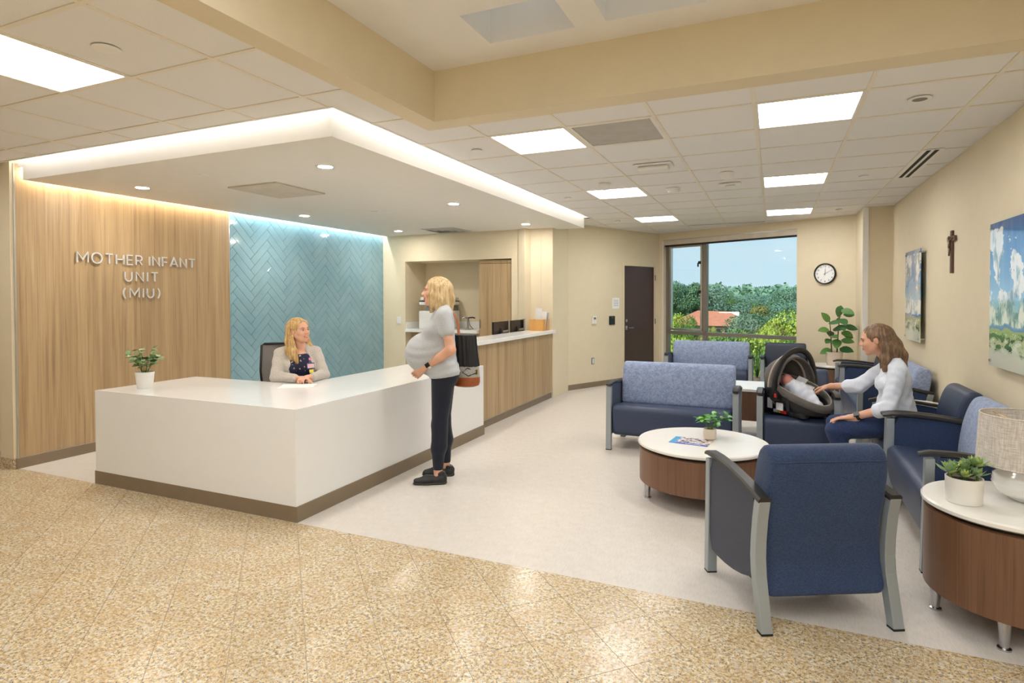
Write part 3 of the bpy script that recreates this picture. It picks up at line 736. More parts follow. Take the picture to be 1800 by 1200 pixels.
# facing the camera (local -y = world -y): rz=0
make_chair('loveseat', 'two seat sofa with pale blue patterned back behind the coffee table', 1.236, 'navy_vinyl', 'pattern_fabric', (-.906, 5.735, 0), 0.0, group='two seat sofas')
make_chair('armchair', 'navy armchair holding the infant car seat', .67, 'navy_vinyl', 'navy_vinyl', (.192, 5.715, 0), 0.0, group='navy armchairs')
make_chair('loveseat', 'two seat sofa with pale blue patterned back below the window', 1.236, 'navy_vinyl', 'pattern_fabric', (-.898, 9.10, 0), 0.0, group='two seat sofas')
make_chair('armchair', 'navy armchair below the window, behind the infant car seat', .67, 'navy_vinyl', 'dark_panel', (.155, 9.10, 0), 0.0, group='navy armchairs')
# against the right wall (facing -x): local -y -> world -x  => rz = -90deg
RZ = -math.pi/2
make_chair('loveseat', 'two seat sofa with pale patterned back beside the table lamp', 1.236, 'navy_vinyl', 'pattern_fabric', (.740, 4.455, 0), RZ, group='two seat sofas')
make_chair('armchair', 'navy armchair under the seated woman', .67, 'navy_vinyl', 'navy_vinyl', (.740, 5.425, 0), RZ, group='navy armchairs')
make_chair('sofa', 'long sofa with pale patterned back under the smaller painting', 1.72, 'navy_vinyl', 'pattern_fabric', (.740, 7.53, 0), RZ)
make_chair('armchair', 'navy armchair in the far corner beside the tall potted plant', .67, 'navy_vinyl', 'navy_vinyl', (.740, 8.735, 0), RZ, group='navy armchairs')
# near armchair seen from behind
make_chair('armchair', 'navy fabric armchair in the foreground seen from behind', .67, 'navy_fabric', 'navy_fabric', (-.321+.335*.889-.03, 3.423+.335*.459+.0, 0), math.radians(180+27.3), group='navy armchairs')

# ------------------------------------------------------------------ drum tables
def drum(name, label, cx, cy, r, h, legs, z0=.125, group=None, leg_r=None):
    root = thing(name, label, 'table', (cx, cy, 0), 0, group)
    MB().lathe([(r-.012, -.030), (r, -.022), (r, -.008), (r-.008, 0)], 64, (0, 0, h)).build('table_top', 'table_white', root, smooth=True, angle=.6)
    MB().lathe([(r-.045, z0+.01), (r-.045, h-.028)], 48).build('shadow_gap', 'black_gap', root)
    MB().lathe([(r-.022, z0), (r-.012, z0+.004), (r-.012, h-.052), (r-.022, h-.050)], 64).build('drum', 'walnut', root, smooth=True, angle=.6)
    lr = leg_r or r-.06
    for a in legs:
        x, y = lr*math.cos(a), lr*math.sin(a)
        lg = MB().lathe([(.017, .012), (.020, .05), (.026, z0+.002)], 16, (x, y, 0)).build('table_leg', 'steel', root, smooth=True, angle=.7)
        MB().lathe([(.026, 0), (.026, .008), (.014, .013)], 16, (x, y, 0)).build('leveler', 'steel', lg, smooth=True, angle=.7)
    return root
drum('coffee_table', 'round walnut drum coffee table with white top between the sofas', -.49, 4.66, .475, .425, [math.radians(q) for q in (205, 295, 25, 115)])
drum('side_table', 'round walnut drum side table carrying the lamp and succulents', 1.035, 3.435, .372, .552, [math.radians(q) for q in (181, 246, 60, 120, 310)], leg_r=.315)
drum('side_table', 'round walnut drum side table behind the seated woman', 1.135, 6.29, .268, .552, [math.radians(q) for q in (180, 270, 0, 90)])
drum('side_table', 'round walnut drum side table under the tall potted plant', .775, 9.50, .29, .552, [math.radians(q) for q in (180, 270, 0, 90)])
root = thing('end_table', 'small square walnut end table between patterned sofa and car seat chair', 'table', (-.225, 6.95, 0))
MB().box((-.28, -.33, .522), (.28, .33, .552)).build('table_top', 'table_white', root, bevel=.004)
MB().box((-.27, -.32, .22), (.27, .32, .516)).build('table_body', 'walnut', root, bevel=.003)
for x in (-.23, .23):
    for y in (-.28, .28): MB().lathe([(.018, 0), (.024, .22)], 12, (x, y, 0)).build('table_leg', 'steel', root, smooth=True, angle=.7)
# ------------------------------------------------------------------ small item materials
plain('pot_white', srgb(236, 232, 224), 0.35, var=0.02)
plain('pot_cream', srgb(232, 216, 198), 0.5, var=0.02)
plain('soil', srgb(60, 44, 32), 0.9, var=0.2, vscale=60)
plain('stem_brown', srgb(96, 70, 44), 0.7)
plain('stem_green', srgb(96, 128, 60), 0.6)
def leafmat(name, c1, c2, c3):
    t = NT(name); oi = t.n('ObjectInfo'); v = t.coord()
    a = t.ramp(oi.outputs['Random'], [(0.0, c1), (0.5, c2), (1.0, c3)])
    n = t.noise(v, 40, 2); t.col(t.mix(0.25, a, t.ramp(n, [(0.3, c1), (0.7, c3)])))
    t.b.inputs['Roughness'].default_value = 0.38
    t.b.inputs['Subsurface Weight'].default_value = 0.0
leafmat('leaf_ivy', srgb(62, 104, 52), srgb(104, 146, 84), srgb(176, 196, 150))
leafmat('leaf_fresh', srgb(34, 110, 34), srgb(64, 146, 52), srgb(140, 196, 84))
leafmat('leaf_rubber', srgb(28, 74, 50), srgb(48, 104, 60), srgb(112, 156, 70))
leafmat('leaf_succulent', srgb(96, 138, 112), srgb(128, 166, 120), srgb(196, 208, 112))
plain('letter_metal', srgb(222, 222, 222), 0.3, 0.35, var=0.01)
plain('paper', srgb(246, 245, 242), 0.7, var=0.01)
plain('crucifix_wood', srgb(96, 66, 50), 0.5, var=0.1)
plain('antique_metal', srgb(140, 120, 96), 0.4, 0.7)
plain('clock_face', srgb(246, 246, 244), 0.4, var=0.01)
plain('red', srgb(208, 44, 34), 0.45)
plain('yellow_label', srgb(232, 214, 40), 0.5)
plain('blue_ink', srgb(70, 96, 176), 0.5)
plain('screen_black', srgb(16, 17, 20), 0.3)
plain('basket_wood', srgb(214, 160, 88), 0.5, var=0.08)
plain('ceramic', srgb(240, 238, 234), 0.18, var=0.01, coat=.4)
plain('brass', srgb(196, 164, 96), 0.3, 0.9)

def on_y(x, y, Y): q = ray(x, y); t = Y/q.y; return Vector((0, 0, HCAM))+t*q

_fonts = {}
def text_mesh(ch, size=1.0, depth=0.01, bevel=0.0):
    cu = bpy.data.curves.new('txt', 'FONT'); cu.body = ch; cu.size = size; cu.extrude = depth/2; cu.resolution_u = 4
    cu.bevel_depth = bevel
    o = bpy.data.objects.new('txt', cu); COL.objects.link(o)
    dg = bpy.context.evaluated_depsgraph_get(); dg.update()
    me = bpy.data.meshes.new_from_object(o.evaluated_get(dg))
    bpy.data.objects.remove(o, do_unlink=True); bpy.data.curves.remove(cu); return me
# ------------------------------------------------------------------ wall lettering (each letter drawn as strokes of even width)
LT = {'M': (1.12, [[(.0, 0), (.0, 1), (.56, .28), (1.12, 1), (1.12, 0)]]), 'T': (.80, [[(0, 1), (.80, 1)], [(.40, 1), (.40, 0)]]),
      'H': (.86, [[(0, 0), (0, 1)], [(.86, 0), (.86, 1)], [(0, .5), (.86, .5)]]), 'E': (.66, [[(.66, 1), (0, 1), (0, 0), (.66, 0)], [(0, .5), (.60, .5)]]),
      'I': (.0, [[(0, 0), (0, 1)]]), 'N': (.86, [[(0, 0), (0, 1), (.86, 0), (.86, 1)]]), 'F': (.64, [[(.64, 1), (0, 1), (0, 0)], [(0, .48), (.58, .48)]]),
      'A': (1.0, [[(0, 0), (.5, 1), (1.0, 0)], [(.17, .30), (.83, .30)]])}
arc = lambda cx, cy, rx, ry, a0, a1, n=14: [(cx+rx*math.cos(math.radians(a0+(a1-a0)*i/n)), cy+ry*math.sin(math.radians(a0+(a1-a0)*i/n))) for i in range(n+1)]
LT['O'] = (1.12, [arc(.56, .5, .56, .53, 90, 450, 36)])
LT['R'] = (.74, [[(0, 0), (0, 1), (.40, 1)]+arc(.42, .73, .30, .27, 90, -90, 12)+[(.0, .46)], [(.38, .46), (.74, 0)]])
LT['U'] = (.82, [[(0, 1), (0, .38)]+arc(.41, .39, .41, .41, 180, 360, 14)+[(.82, 1)]])
LT['('] = (.28, [arc(.62, .46, .62, .72, 128, 232, 14)]); LT[')'] = (.28, [arc(-.34, .46, .62, .72, 52, -52, 14)])
def stroke(mb, pts, w, d, closed=False):
    """even-width ribbon with mitred joints in the x/y plane, depth along z"""
    P = [Vector((p[0], p[1])) for p in pts]; n = len(P); Lf, Rt = [], []
    for i in range(n):
        a = P[i]-P[i-1] if i > 0 else (P[i]-P[n-2] if closed else P[1]-P[0])
        b = P[i+1]-P[i] if i < n-1 else (P[1]-P[i] if closed else P[i]-P[i-1])
        a.normalize(); b.normalize(); na, nb2 = Vector((-a.y, a.x)), Vector((-b.y, b.x)); m = na+nb2
        m = m/max(m.dot(na), .35) if m.length > 1e-4 else na
        Lf.append(P[i]+m*w/2); Rt.append(P[i]-m*w/2)
    vs_ = [(p.x, p.y, 0) for p in Lf]+[(p.x, p.y, 0) for p in Rt]+[(p.x, p.y, d) for p in Lf]+[(p.x, p.y, d) for p in Rt]
    fs = []
    for i in range(n-1):
        fs += [(2*n+i, 3*n+i, 3*n+i+1, 2*n+i+1), (i, i+1, n+i+1, n+i), (i, 2*n+i, 2*n+i+1, i+1), (n+i, n+i+1, 3*n+i+1, 3*n+i)]
    fs += [(0, n, 3*n, 2*n), (n-1, 3*n-1, 4*n-1, 2*n-1)]
    mb.add(vs_, fs)
Ml = Matrix(((0, 0, 1, XW+.012), (1, 0, 0, 0), (0, 1, 0, 0), (0, 0, 0, 1)))
sign = thing('wall_lettering', 'raised silver letters reading MOTHER INFANT UNIT (MIU) on the oak wall', 'sign', (0, 0, 0))
def sign_line(txt, y0, y1, zb, cap):
    w = .115*cap; widths = [LT[c][0]*cap*.80+w if c != ' ' else .22*cap for c in txt]
    gapl = (y1-y0-sum(widths))/(len(txt)-1); x = y0
    for c, wd in zip(txt, widths):
        if c != ' ':
            mb = MB()
            for st in LT[c][1]: stroke(mb, [(x+w/2+p[0]*cap*.80, zb+w/2*(1-2*p[1])+p[1]*cap) for p in st], w, .016, closed=(c == 'O'))
            mb.xf(Ml).build('letter', 'letter_metal', sign)
        x += wd+gapl
sign_line('MOTHER INFANT', 3.520, 4.792, 1.852, .107); sign_line('UNIT', 3.975, 4.342, 1.682, .107); sign_line('(MIU)', 3.958, 4.360, 1.512, .107)

# ------------------------------------------------------------------ paintings on standoffs
t = NT('painting'); g = t.n('NewGeometry'); sx = t.n('SeparateXYZ'); t.l(g.outputs['Position'], sx.inputs[0])
hmap = t.n('MapRange'); hmap.inputs[1].default_value = 1.036; hmap.inputs[2].default_value = 2.005; t.l(sx.outputs['Z'], hmap.inputs[0]); H = hmap.outputs[0]
v = t.world_coord((1, 1.0, 1.25)); wob = t.noise(t.world_coord((1, 9, 9)), 1.0, 4)
sky = t.ramp(H, [(0.28, srgb(206, 226, 234)), (0.42, srgb(156, 200, 226)), (0.62, srgb(84, 154, 208)), (0.80, srgb(40, 118, 190)), (1.0, srgb(20, 92, 160))])
stro = t.noise(t.world_coord((1, 14, 3)), 1.0, 3); sky = t.mix(0.14, sky, t.ramp(stro, [(0.35, srgb(30, 96, 164)), (0.65, srgb(160, 206, 232))]))
nc1 = t.noise(v, 3.4, 7, 0.62); nc2 = t.noise(t.world_coord((1, 1, .55)), 9, 5, 0.6)
hb = t.ramp(H, [(0.30, (0.62, 0.62, 0.62, 1)), (0.55, (0.44, 0.44, 0.44, 1)), (0.75, (0.475, 0.475, 0.475, 1)), (0.95, (0.455, 0.455, 0.455, 1)), (1, (0.30, 0.30, 0.30, 1))])
ad = t.n('Math', _operation='ADD'); t.l(nc1, ad.inputs[0]); t.l(hb, ad.inputs[1])
cm = t.ramp(ad.outputs[0], [(0.985, (0, 0, 0, 1)), (1.0, (1, 1, 1, 1))])
cc = t.ramp(nc2, [(0.40, srgb(108, 140, 158)), (0.47, srgb(186, 202, 210)), (0.52, srgb(244, 244, 242))])
c = t.mix(cm, sky, cc)
ad2 = t.n('Math', _operation='MULTIPLY_ADD'); t.l(wob, ad2.inputs[0]); ad2.inputs[1].default_value = 0.10; t.l(H, ad2.inputs[2])
low = t.ramp(ad2.outputs[0], [(0.0, srgb(226, 226, 208)), (0.14, srgb(222, 224, 204)), (0.20, srgb(196, 204, 168)), (0.30, srgb(150, 168, 112)), (0.315, srgb(170, 176, 128)), (0.322, srgb(92, 128, 200)), (0.345, srgb(120, 156, 210))], 'LINEAR')
bl_ = t.noise(t.world_coord((1, 3.5, 9)), 2.4, 5, 0.6)
gm = t.ramp(bl_, [(0.52, (0, 0, 0, 1)), (0.56, (1, 1, 1, 1))]); zone = t.ramp(ad2.outputs[0], [(0.15, (0, 0, 0, 1)), (0.18, (1, 1, 1, 1)), (0.29, (1, 1, 1, 1)), (0.30, (0, 0, 0, 1))])
low = t.mix(t.mix(1.0, gm, zone, 'MULTIPLY'), low, srgb(44, 84, 60))
wm_ = t.ramp(bl_, [(0.40, (1, 1, 1, 1)), (0.44, (0, 0, 0, 1))]); low = t.mix(t.mix(1.0, wm_, zone, 'MULTIPLY'), low, srgb(226, 230, 218))
sel = t.ramp(ad2.outputs[0], [(0.345, (1, 1, 1, 1)), (0.35, (0, 0, 0, 1))])
t.col(t.mix(sel, c, low)); t.b.inputs['Roughness'].default_value = 0.12; t.b.inputs['Coat Weight'].default_value = 0.5
for y0, y1, lb in ((7.245, 7.995, 'smaller looking acrylic painting of clouds over a field, nearer the window'), (4.345, 5.096, 'large looking acrylic painting of clouds over a field above the patterned sofa')):
    p = thing('painting', lb, 'painting', (XR-.05, (y0+y1)/2, 1.52), 0, 'cloud paintings'); w = (y1-y0)/2
    MB().box((-.004, -w, -.484), (.004, w, .484)).build('acrylic_panel', 'painting', p)
    for a in (-1, 1):
        for b in (-1, 1):
            m = MB(); m.tube([(-.014, a*(w-.035), b*.449), (.049, a*(w-.035), b*.449)], .009, 12); m.build('standoff_pin', 'steel', p, smooth=True, angle=.6)
# ------------------------------------------------------------------ crucifix
p = thing('crucifix', 'dark wooden crucifix between the two paintings', 'crucifix', (XR-.012, 6.26, 0))
MB().box((-.008, -.025, 1.712), (.012, .025, 2.08)).build('upright', 'crucifix_wood', p, bevel=.003)
MB().box((-.009, -.115, 1.985), (.011, .115, 2.03)).build('crossbar', 'crucifix_wood', p, bevel=.003)
fg = MB(); fg.ellipsoid((-.022, 0, 2.02), (.010, .010, .013), 10, 8); fg.tube([(-.018, 0, 2.0), (-.02, 0, 1.93)], [.013, .009], 8); fg.tube([(-.018, 0, 1.93), (-.020, .003, 1.86)], [.010, .005], 8)
for s in (-1, 1): fg.tube([(-.018, s*.01, 1.995), (-.014, s*.085, 2.015)], [.005, .004], 8)
fg.build('figure', 'antique_metal', p, smooth=True)
# ------------------------------------------------------------------ clock
Mc = Mw @ Matrix.Translation((2.983, -.002, 1.855)) @ Matrix.Rotation(math.pi/2, 4, 'X')
ck = thing('wall_clock', 'round wall clock with black rim beside the window', 'clock', (0, 0, 0)); ck.matrix_world = Mc
# local: x right, y up, z out of the wall
MB().lathe([(.140, .012), (.140, .034), (.149, .040), (.157, .030), (.157, .0)], 48, cap=False).build('clock_rim', 'black_metal', ck, smooth=True, angle=.8)
MB().lathe([(.001, .014), (.142, .014)], 48, cap=False).build('clock_dial', 'clock_face', ck)
for n in range(1, 13):
    me = text_mesh(str(n), .038, .001); xs_ = [v_.co.x for v_ in me.vertices]; yy_ = [v_.co.y for v_ in me.vertices]
    a = math.pi/2-n*math.pi/6; cx, cy = .112*math.cos(a), .112*math.sin(a); mx_, my_ = (min(xs_)+max(xs_))/2, (min(yy_)+max(yy_))/2
    for v_ in me.vertices: v_.co.x += cx-mx_; v_.co.y += cy-my_; v_.co.z += .016
    link('numeral', me, 'screen_black', ck)
def hand(name, ang, ln, w, mat, z):
    a = math.radians(ang); d = Vector((math.sin(a), math.cos(a), 0)); n = Vector((d.y, -d.x, 0))
    m = MB(); p0 = -d*.02
    m.add([p0+n*w+Vector((0, 0, z)), p0-n*w+Vector((0, 0, z)), d*ln-n*w*.5+Vector((0, 0, z)), d*ln+n*w*.5+Vector((0, 0, z))], [(0, 1, 2, 3), (3, 2, 1, 0)]); m.build(name, mat, ck)
hand('hour_hand', 3, .075, .004, 'screen_black', .018); hand('minute_hand', 62, .105, .003, 'screen_black', .020); hand('second_hand', 182, .02, .002, 'red', .022)
# ------------------------------------------------------------------ wall devices
def plate(name, m, x, z, w, h, d, mat, lb, cat, extra=()):
    """m: wall frame (x along, y outward of room is +, so room side is negative)"""
    p = thing(name, lb, cat, (0, 0, 0)); p.matrix_world = m @ Matrix.Translation((x, 0, z))
    MB().box((-w/2, -d, -h/2), (w/2, 0, h/2)).build('plate', mat, p, bevel=min(.004, d*.4))
    for (nm, a, b, c, e, mt) in extra: MB().box((a-c/2, -d-.004, b-e/2), (a+c/2, -d+.0005, b+e/2)).build(nm, mt, p)
    return p
Mn = Matrix.Translation((0, YN, 0))
plate('wall_notice', Md, 1.375, 1.405, .19, .19, .004, 'paper', 'white printed notice taped beside the dark door', 'notice', [('print_line', 0, .05-.03*i, .12, .006, 'grey_plastic') for i in range(4)])
plate('thermostat', Md, .80, 1.13, .095, .13, .028, 'white_plastic', 'white thermostat on the cream wall left of the door', 'thermostat', [('display', 0, .025, .055, .035, 'grey_plastic')])
plate('card_reader', Md, 1.265, 1.11, .14, .15, .02, 'black_metal', 'black card reader left of the dark door', 'card reader', [('indicator', 0, .05, .03, .008, 'grey_plastic')])
plate('wall_outlet', Md, .776, .437, .075, .115, .006, 'steel', 'steel outlet plate low on the cream wall', 'outlet', [('receptacle', .005, 0, .035, .085, 'white_plastic')])
plate('light_switch', Mn, -5.80, 1.126, .085, .12, .012, 'white_plastic', 'white wall switch left of the copier niche', 'switch', [('rocker', 0, 0, .03, .06, 'white_plastic')])
plate('data_outlet', Mn, -3.53, 1.18, .16, .125, .008, 'white_plastic', 'white data outlet plate above the tall counter', 'outlet', [('jack', -.02, .02, .025, .022, 'grey_plastic'), ('jack', .04, .02, .025, .022, 'grille_grey'), ('jack', .04, -.03, .03, .03, 'grille_grey')])

# ------------------------------------------------------------------ plants
def leaf_mesh(L_, W_, droop=.15, fold=.12, n=6, tip=1.0):
    vs_ = []; fs = []
    for i in range(n+1):
        s = i/n; w = W_*math.sin(math.pi*min(1, s**.8))**.75 if 0 < s < 1 else 0.0
        z = -droop*L_*s*s
        vs_ += [(s*L_, w/2, z+fold*w/2), (s*L_, 0, z), (s*L_, -w/2, z+fold*w/2)]
    for i in range(n):
        a = 3*i; b = 3*(i+1); fs += [(a, a+1, b+1, b), (a+1, a+2, b+2, b+1)]
    me = bpy.data.meshes.new('leaf'); me.from_pydata(vs_, [], fs); me.update()
    for p_ in me.polygons: p_.use_smooth = True
    return me
def leaf_at(me, parent, pos, d, up=(0, 0, 1), s=1.0, name='leaf'):
    d = Vector(d).normalized(); y = Vector(up).cross(d)
    if y.length < 1e-3: y = Vector((0, 1, 0)).cross(d)
    y.normalize(); z = d.cross(y)
    o = bpy.data.objects.new(name, me); COL.objects.link(o); o.parent = parent
    o.matrix_local = Matrix(((d.x*s, y.x*s, z.x*s, pos[0]), (d.y*s, y.y*s, z.y*s, pos[1]), (d.z*s, y.z*s, z.z*s, pos[2]), (0, 0, 0, 1))); return o
def pot(root, prof, n=32, soil_z=None, soil_r=None, mat='pot_white'):
    p_ = MB().lathe(prof, n, cap=False).build('pot', mat, root, smooth=True, angle=.7)
    MB().lathe([(.0005, soil_z), (soil_r, soil_z)], n, cap=False).build('soil', 'soil', root)
def bushy(name, label, loc, potprof, soil, leafmat_, nst, hgt, spread, L_, W_, nl, seed, mat='pot_white', bias=(0, 0), weeps=.25):
    R_ = random.Random(seed); root = thing(name, label, 'potted plant', loc)
    pot(root, potprof, 32, *soil, mat=mat)
    me = leaf_mesh(L_, W_); me.materials.append(MATS[leafmat_])
    for i in range(nst):
        a = 2*math.pi*(i+R_.random()*.7)/nst; reach = spread*R_.uniform(.35, 1.0); h = hgt*R_.uniform(.45, 1.0)*(1.1-.45*reach/spread)
        p0 = Vector((.25*soil[1]*math.cos(a), .25*soil[1]*math.sin(a), soil[0])); p3 = Vector((reach*math.cos(a)+bias[0], reach*math.sin(a)+bias[1], soil[0]+h))
        pts = []
        for k in range(7):
            s = k/6; q = p0.lerp(p3, s); q.z = soil[0]+h*(1-(1-s)**1.6)-weeps*h*max(0, s-.6)**2*3; pts.append(q)
        st = MB().tube(pts, [.0022*(1-.5*k/6) for k in range(7)], 5).build('stem', 'stem_green', root, smooth=True)
        for k in range(nl):
            s = .30+.70*(k+.5)/nl; j = min(5, int(s*6)); q = pts[j].lerp(pts[j+1], s*6-j)
            aa = R_.uniform(0, 2*math.pi); d = Vector((math.cos(aa), math.sin(aa), R_.uniform(-.3, .7)))+.5*Vector((math.cos(a), math.sin(a), 0))
            leaf_at(me, root, q, d, (R_.uniform(-.4, .4), R_.uniform(-.4, .4), 1), R_.uniform(.7, 1.15))
    return root
bushy('ivy_plant', 'small variegated ivy in a white pot on the reception desk', (-4.80, 3.285, .76), [(.055, 0), (.058, .004), (.072, .135), (.066, .137), (.060, .11)], (.115, .06), 'leaf_ivy', 17, .30, .17, .056, .040, 8, 3, bias=(.03, 0))
bushy('coffee_table_plant', 'small green leafy plant in a cream pot on the coffee table', (-.445, 4.74, .425), [(.036, 0), (.046, .006), (.050, .05), (.047, .082), (.043, .082), (.042, .07)], (.070, .042), 'leaf_fresh', 9, .17, .14, .070, .038, 6, 11, mat='pot_cream', bias=(.04, .01), weeps=.35)
# rubber plant in the corner
rp = thing('rubber_plant', 'tall broad leaved rubber plant in a pale pot in the far corner', 'potted plant', (.775, 9.46, .552))
pot(rp, [(.088, 0), (.092, .004), (.112, .175), (.112, .185), (.102, .185), (.100, .16)], 36, .165, .1, mat='pot_cream')
lm = leaf_mesh(.185, .112, .10, .10); lm.materials.append(MATS['leaf_rubber'])
for pts in ([(-.03, 0, .16), (-.045, .0, .45), (-.06, -.01, .62)], [(.035, 0, .16), (.05, 0, .50), (.075, 0, .78)]):
    MB().tube([Vector(p_) for p_ in pts], [.009, .007, .004], 8).build('stem', 'stem_brown', rp, smooth=True)
for (x, y, bx, bz, yo) in ((1453, 559, -.055, .60, -.02), (1449, 579, -.05, .50, -.05), (1456, 598, -.045, .36, -.06), (1453, 616, -.035, .22, -.03), (1476, 545, .072, .80, 0), (1486, 546, .075, .78, -.05), (1492, 553, .075, .70, .03), (1463, 566, -.06, .60, -.06), (1470, 577, -.05, .50, -.09),
                       (1465, 590, -.05, .42, -.10), (1470, 600, .04, .40, -.10), (1480, 563, .065, .66, -.08), (1478, 573, .06, .58, -.10), (1494, 575, .06, .56, -.02), (1486, 585, .055, .48, -.07), (1487, 598, .05, .36, -.05), (1483, 613, .04, .24, -.06), (1474, 560, .06, .68, .05), (1460, 585, -.05, .48, .06), (1490, 590, .05, .44, .06)):
    c_ = on_y(x, y, 9.46)-Vector((.775, 9.46, .552)); c_.y = yo
    b_ = Vector((bx, 0, bz)); d_ = (c_-b_); 
    leaf_at(lm, rp, c_-d_.normalized()*.07, d_, (.2*d_.x, -1.0, .8), random.uniform(.85, 1.1))
# succulents
sc = thing('succulent_planter', 'mixed succulents in a white cylinder pot on the side table', 'potted plant', (.812, 3.362, .552))
pot(sc, [(.066, 0), (.070, .004), (.074, .118), (.068, .118), (.066, .10)], 36, .10, .066)
sm = leaf_mesh(.062, .025, -.25, .25, 4); sm.materials.append(MATS['leaf_succulent'])
R_ = random.Random(5)
for (x, y, z, s, n, up) in ((-.055, -.012, .130, 1.25, 22, .5), (-.01, -.045, .125, 1.0, 20, .4), (.015, .02, .150, 1.05, 20, .5), (.045, -.015, .172, 1.15, 22, .3), (.0, -.005, .150, 1.0, 18, .5), (-.03, .04, .135, 1.1, 18, .5), (.045, .035, .16, 1.1, 18, .6), (.035, -.045, .135, 1.0, 18, .5)):
    for k in range(n):
        a = k*2.399; e = (k/n); d_ = Vector((math.cos(a)*(1-e*.75), math.sin(a)*(1-e*.75), .15+1.1*e)); leaf_at(sm, sc, (x, y, z), d_, (0, 0, 1), s*(1-.45*e), 'succulent_leaf')
for (x, y) in ((-.055, -.012), (.045, -.015), (0, -.005)):
    MB().tube([(x, y, .095), (x, y, .16)], .006, 6).build('stem', 'stem_green', sc)
# palm behind the far seats
pm = thing('palm_plant', 'dark green palm on the floor below the window between the far seats', 'potted plant', (-.24, 10.12, 0))
pot(pm, [(.10, 0), (.11, .005), (.135, .24), (.135, .25), (.125, .25), (.12, .22)], 32, .225, .12, mat='pot_cream')
pl_ = leaf_mesh(.20, .028, .25, .1); pl_.materials.append(MATS['leaf_rubber'])
for i, (a, ln, h) in enumerate(((150, .30, .60), (35, .22, .66), (200, .18, .66), (-60, .16, .62), (90, .15, .70), (-20, .24, .52), (260, .16, .56))):
    a = math.radians(a); pts = []
    for k in range(8):
        s = k/7; pts.append(Vector((ln*s*math.cos(a), ln*s*math.sin(a), .22+h*math.sin(s*1.9)/math.sin(1.5)*.9)))
    MB().tube(pts, [.006*(1-.7*k/7) for k in range(8)], 5).build('frond_stem', 'stem_green', pm, smooth=True)
    for k in range(2, 8):
        for sd in (-1, 1):
            d_ = (pts[k]-pts[k-1]).normalized()*.6+Vector((-math.sin(a), math.cos(a), 0))*sd*.8; leaf_at(pl_, pm, pts[k], d_, (0, 0, 1), .55+.1*(8-k)/6)

# ------------------------------------------------------------------ table lamp
lp = thing('table_lamp', 'white ceramic table lamp with linen drum shade on the side table', 'lamp', (1.085, 3.50, .552))
prof = [(.050, 0), (.060, .004), (.112, .035), (.131, .078), (.126, .115), (.085, .145), (.045, .165), (.028, .185), (.026, .205)]
pp = []
for i in range(len(prof)-1):
    for k in range(4):
        s = k/4; pp.append((prof[i][0]*(1-s)+prof[i+1][0]*s, prof[i][1]*(1-s)+prof[i+1][1]*s))
pp.append(prof[-1]); n = 64; mb = MB(); vs_ = []
for r_, z_ in pp:
    for i in range(n):
        a = 2*math.pi*i/n; rr_ = r_+(.0016*math.sin(z_*330+1.6*math.sin(a*7)) if .03 < z_ < .15 else 0); vs_.append((rr_*math.cos(a), rr_*math.sin(a), z_))
mb.add(vs_, [(j*n+i, j*n+(i+1) % n, (j+1)*n+(i+1) % n, (j+1)*n+i) for j in range(len(pp)-1) for i in range(n)]); mb.build('lamp_body', 'ceramic', lp, smooth=True)
MB().tube([(0, 0, .20), (0, 0, .30)], .007, 8).build('lamp_neck', 'brass', lp, smooth=True)
MB().ellipsoid((0, 0, .30), (.03, .03, .04), 12, 8).build('bulb', 'white_plastic', lp, smooth=True)
t = NT('linen'); v = t.coord(); a_ = t.noise(t.coord((1, 1, .05)), 260, 2); b_ = t.noise(t.coord((.08, .08, 1)), 320, 2)
m_ = t.mix(.5, a_, b_); t.col(t.ramp(m_, [(0.38, srgb(186, 176, 164)), (0.62, srgb(226, 218, 208))])); t.b.inputs['Roughness'].default_value = .85; t.bump(m_, .3, .001)
MB().lathe([(.192, .170), (.180, .400), (.176, .400), (.188, .170), (.192, .170)], 56, cap=False).build('lamp_shade', 'linen', lp, smooth=True, angle=.6)
for z_, r_ in ((.170, .190), (.400, .178)):
    MB().tube([(r_*math.cos(2*math.pi*i/48), r_*math.sin(2*math.pi*i/48), z_) for i in range(48)], .004, 6, closed=True).build('shade_rim', 'linen', lp, smooth=True)
sp_ = MB()
for a in (0, 2.09, 4.19): sp_.tube([(0, 0, .345), (.178*math.cos(a), .178*math.sin(a), .385)], .002, 6)
sp_.build('shade_spider', 'brass', lp)

# ------------------------------------------------------------------ magazine, papers
t = NT('magazine_print'); v = t.coord(); n = t.noise(v, 26, 3); sx = t.n('SeparateXYZ'); t.l(v, sx.inputs[0])
pic = t.ramp(n, [(0.34, srgb(36, 52, 92)), (0.44, srgb(120, 96, 90)), (0.50, srgb(222, 196, 180)), (0.56, srgb(232, 232, 238)), (0.66, srgb(170, 188, 206))])
band = t.ramp(sx.outputs['Y'], [(-.0, srgb(88, 104, 190)), (.001, srgb(88, 104, 190))]); bs = t.n('MapRange'); bs.inputs[1].default_value = -.11; bs.inputs[2].default_value = .11; t.l(sx.outputs['Y'], bs.inputs[0])
s1 = t.ramp(bs.outputs[0], [(0.18, (1, 1, 1, 1)), (0.19, (0, 0, 0, 1))], 'LINEAR'); c = t.mix(s1, pic, srgb(92, 108, 196))
bx = t.n('MapRange'); bx.inputs[1].default_value = -.15; bx.inputs[2].default_value = .15; t.l(sx.outputs['X'], bx.inputs[0])
s2 = t.ramp(bx.outputs[0], [(0.16, (1, 1, 1, 1)), (0.20, (0, 0, 0, 1))]); t.col(t.mix(s2, c, srgb(60, 160, 214))); t.b.inputs['Roughness'].default_value = .25
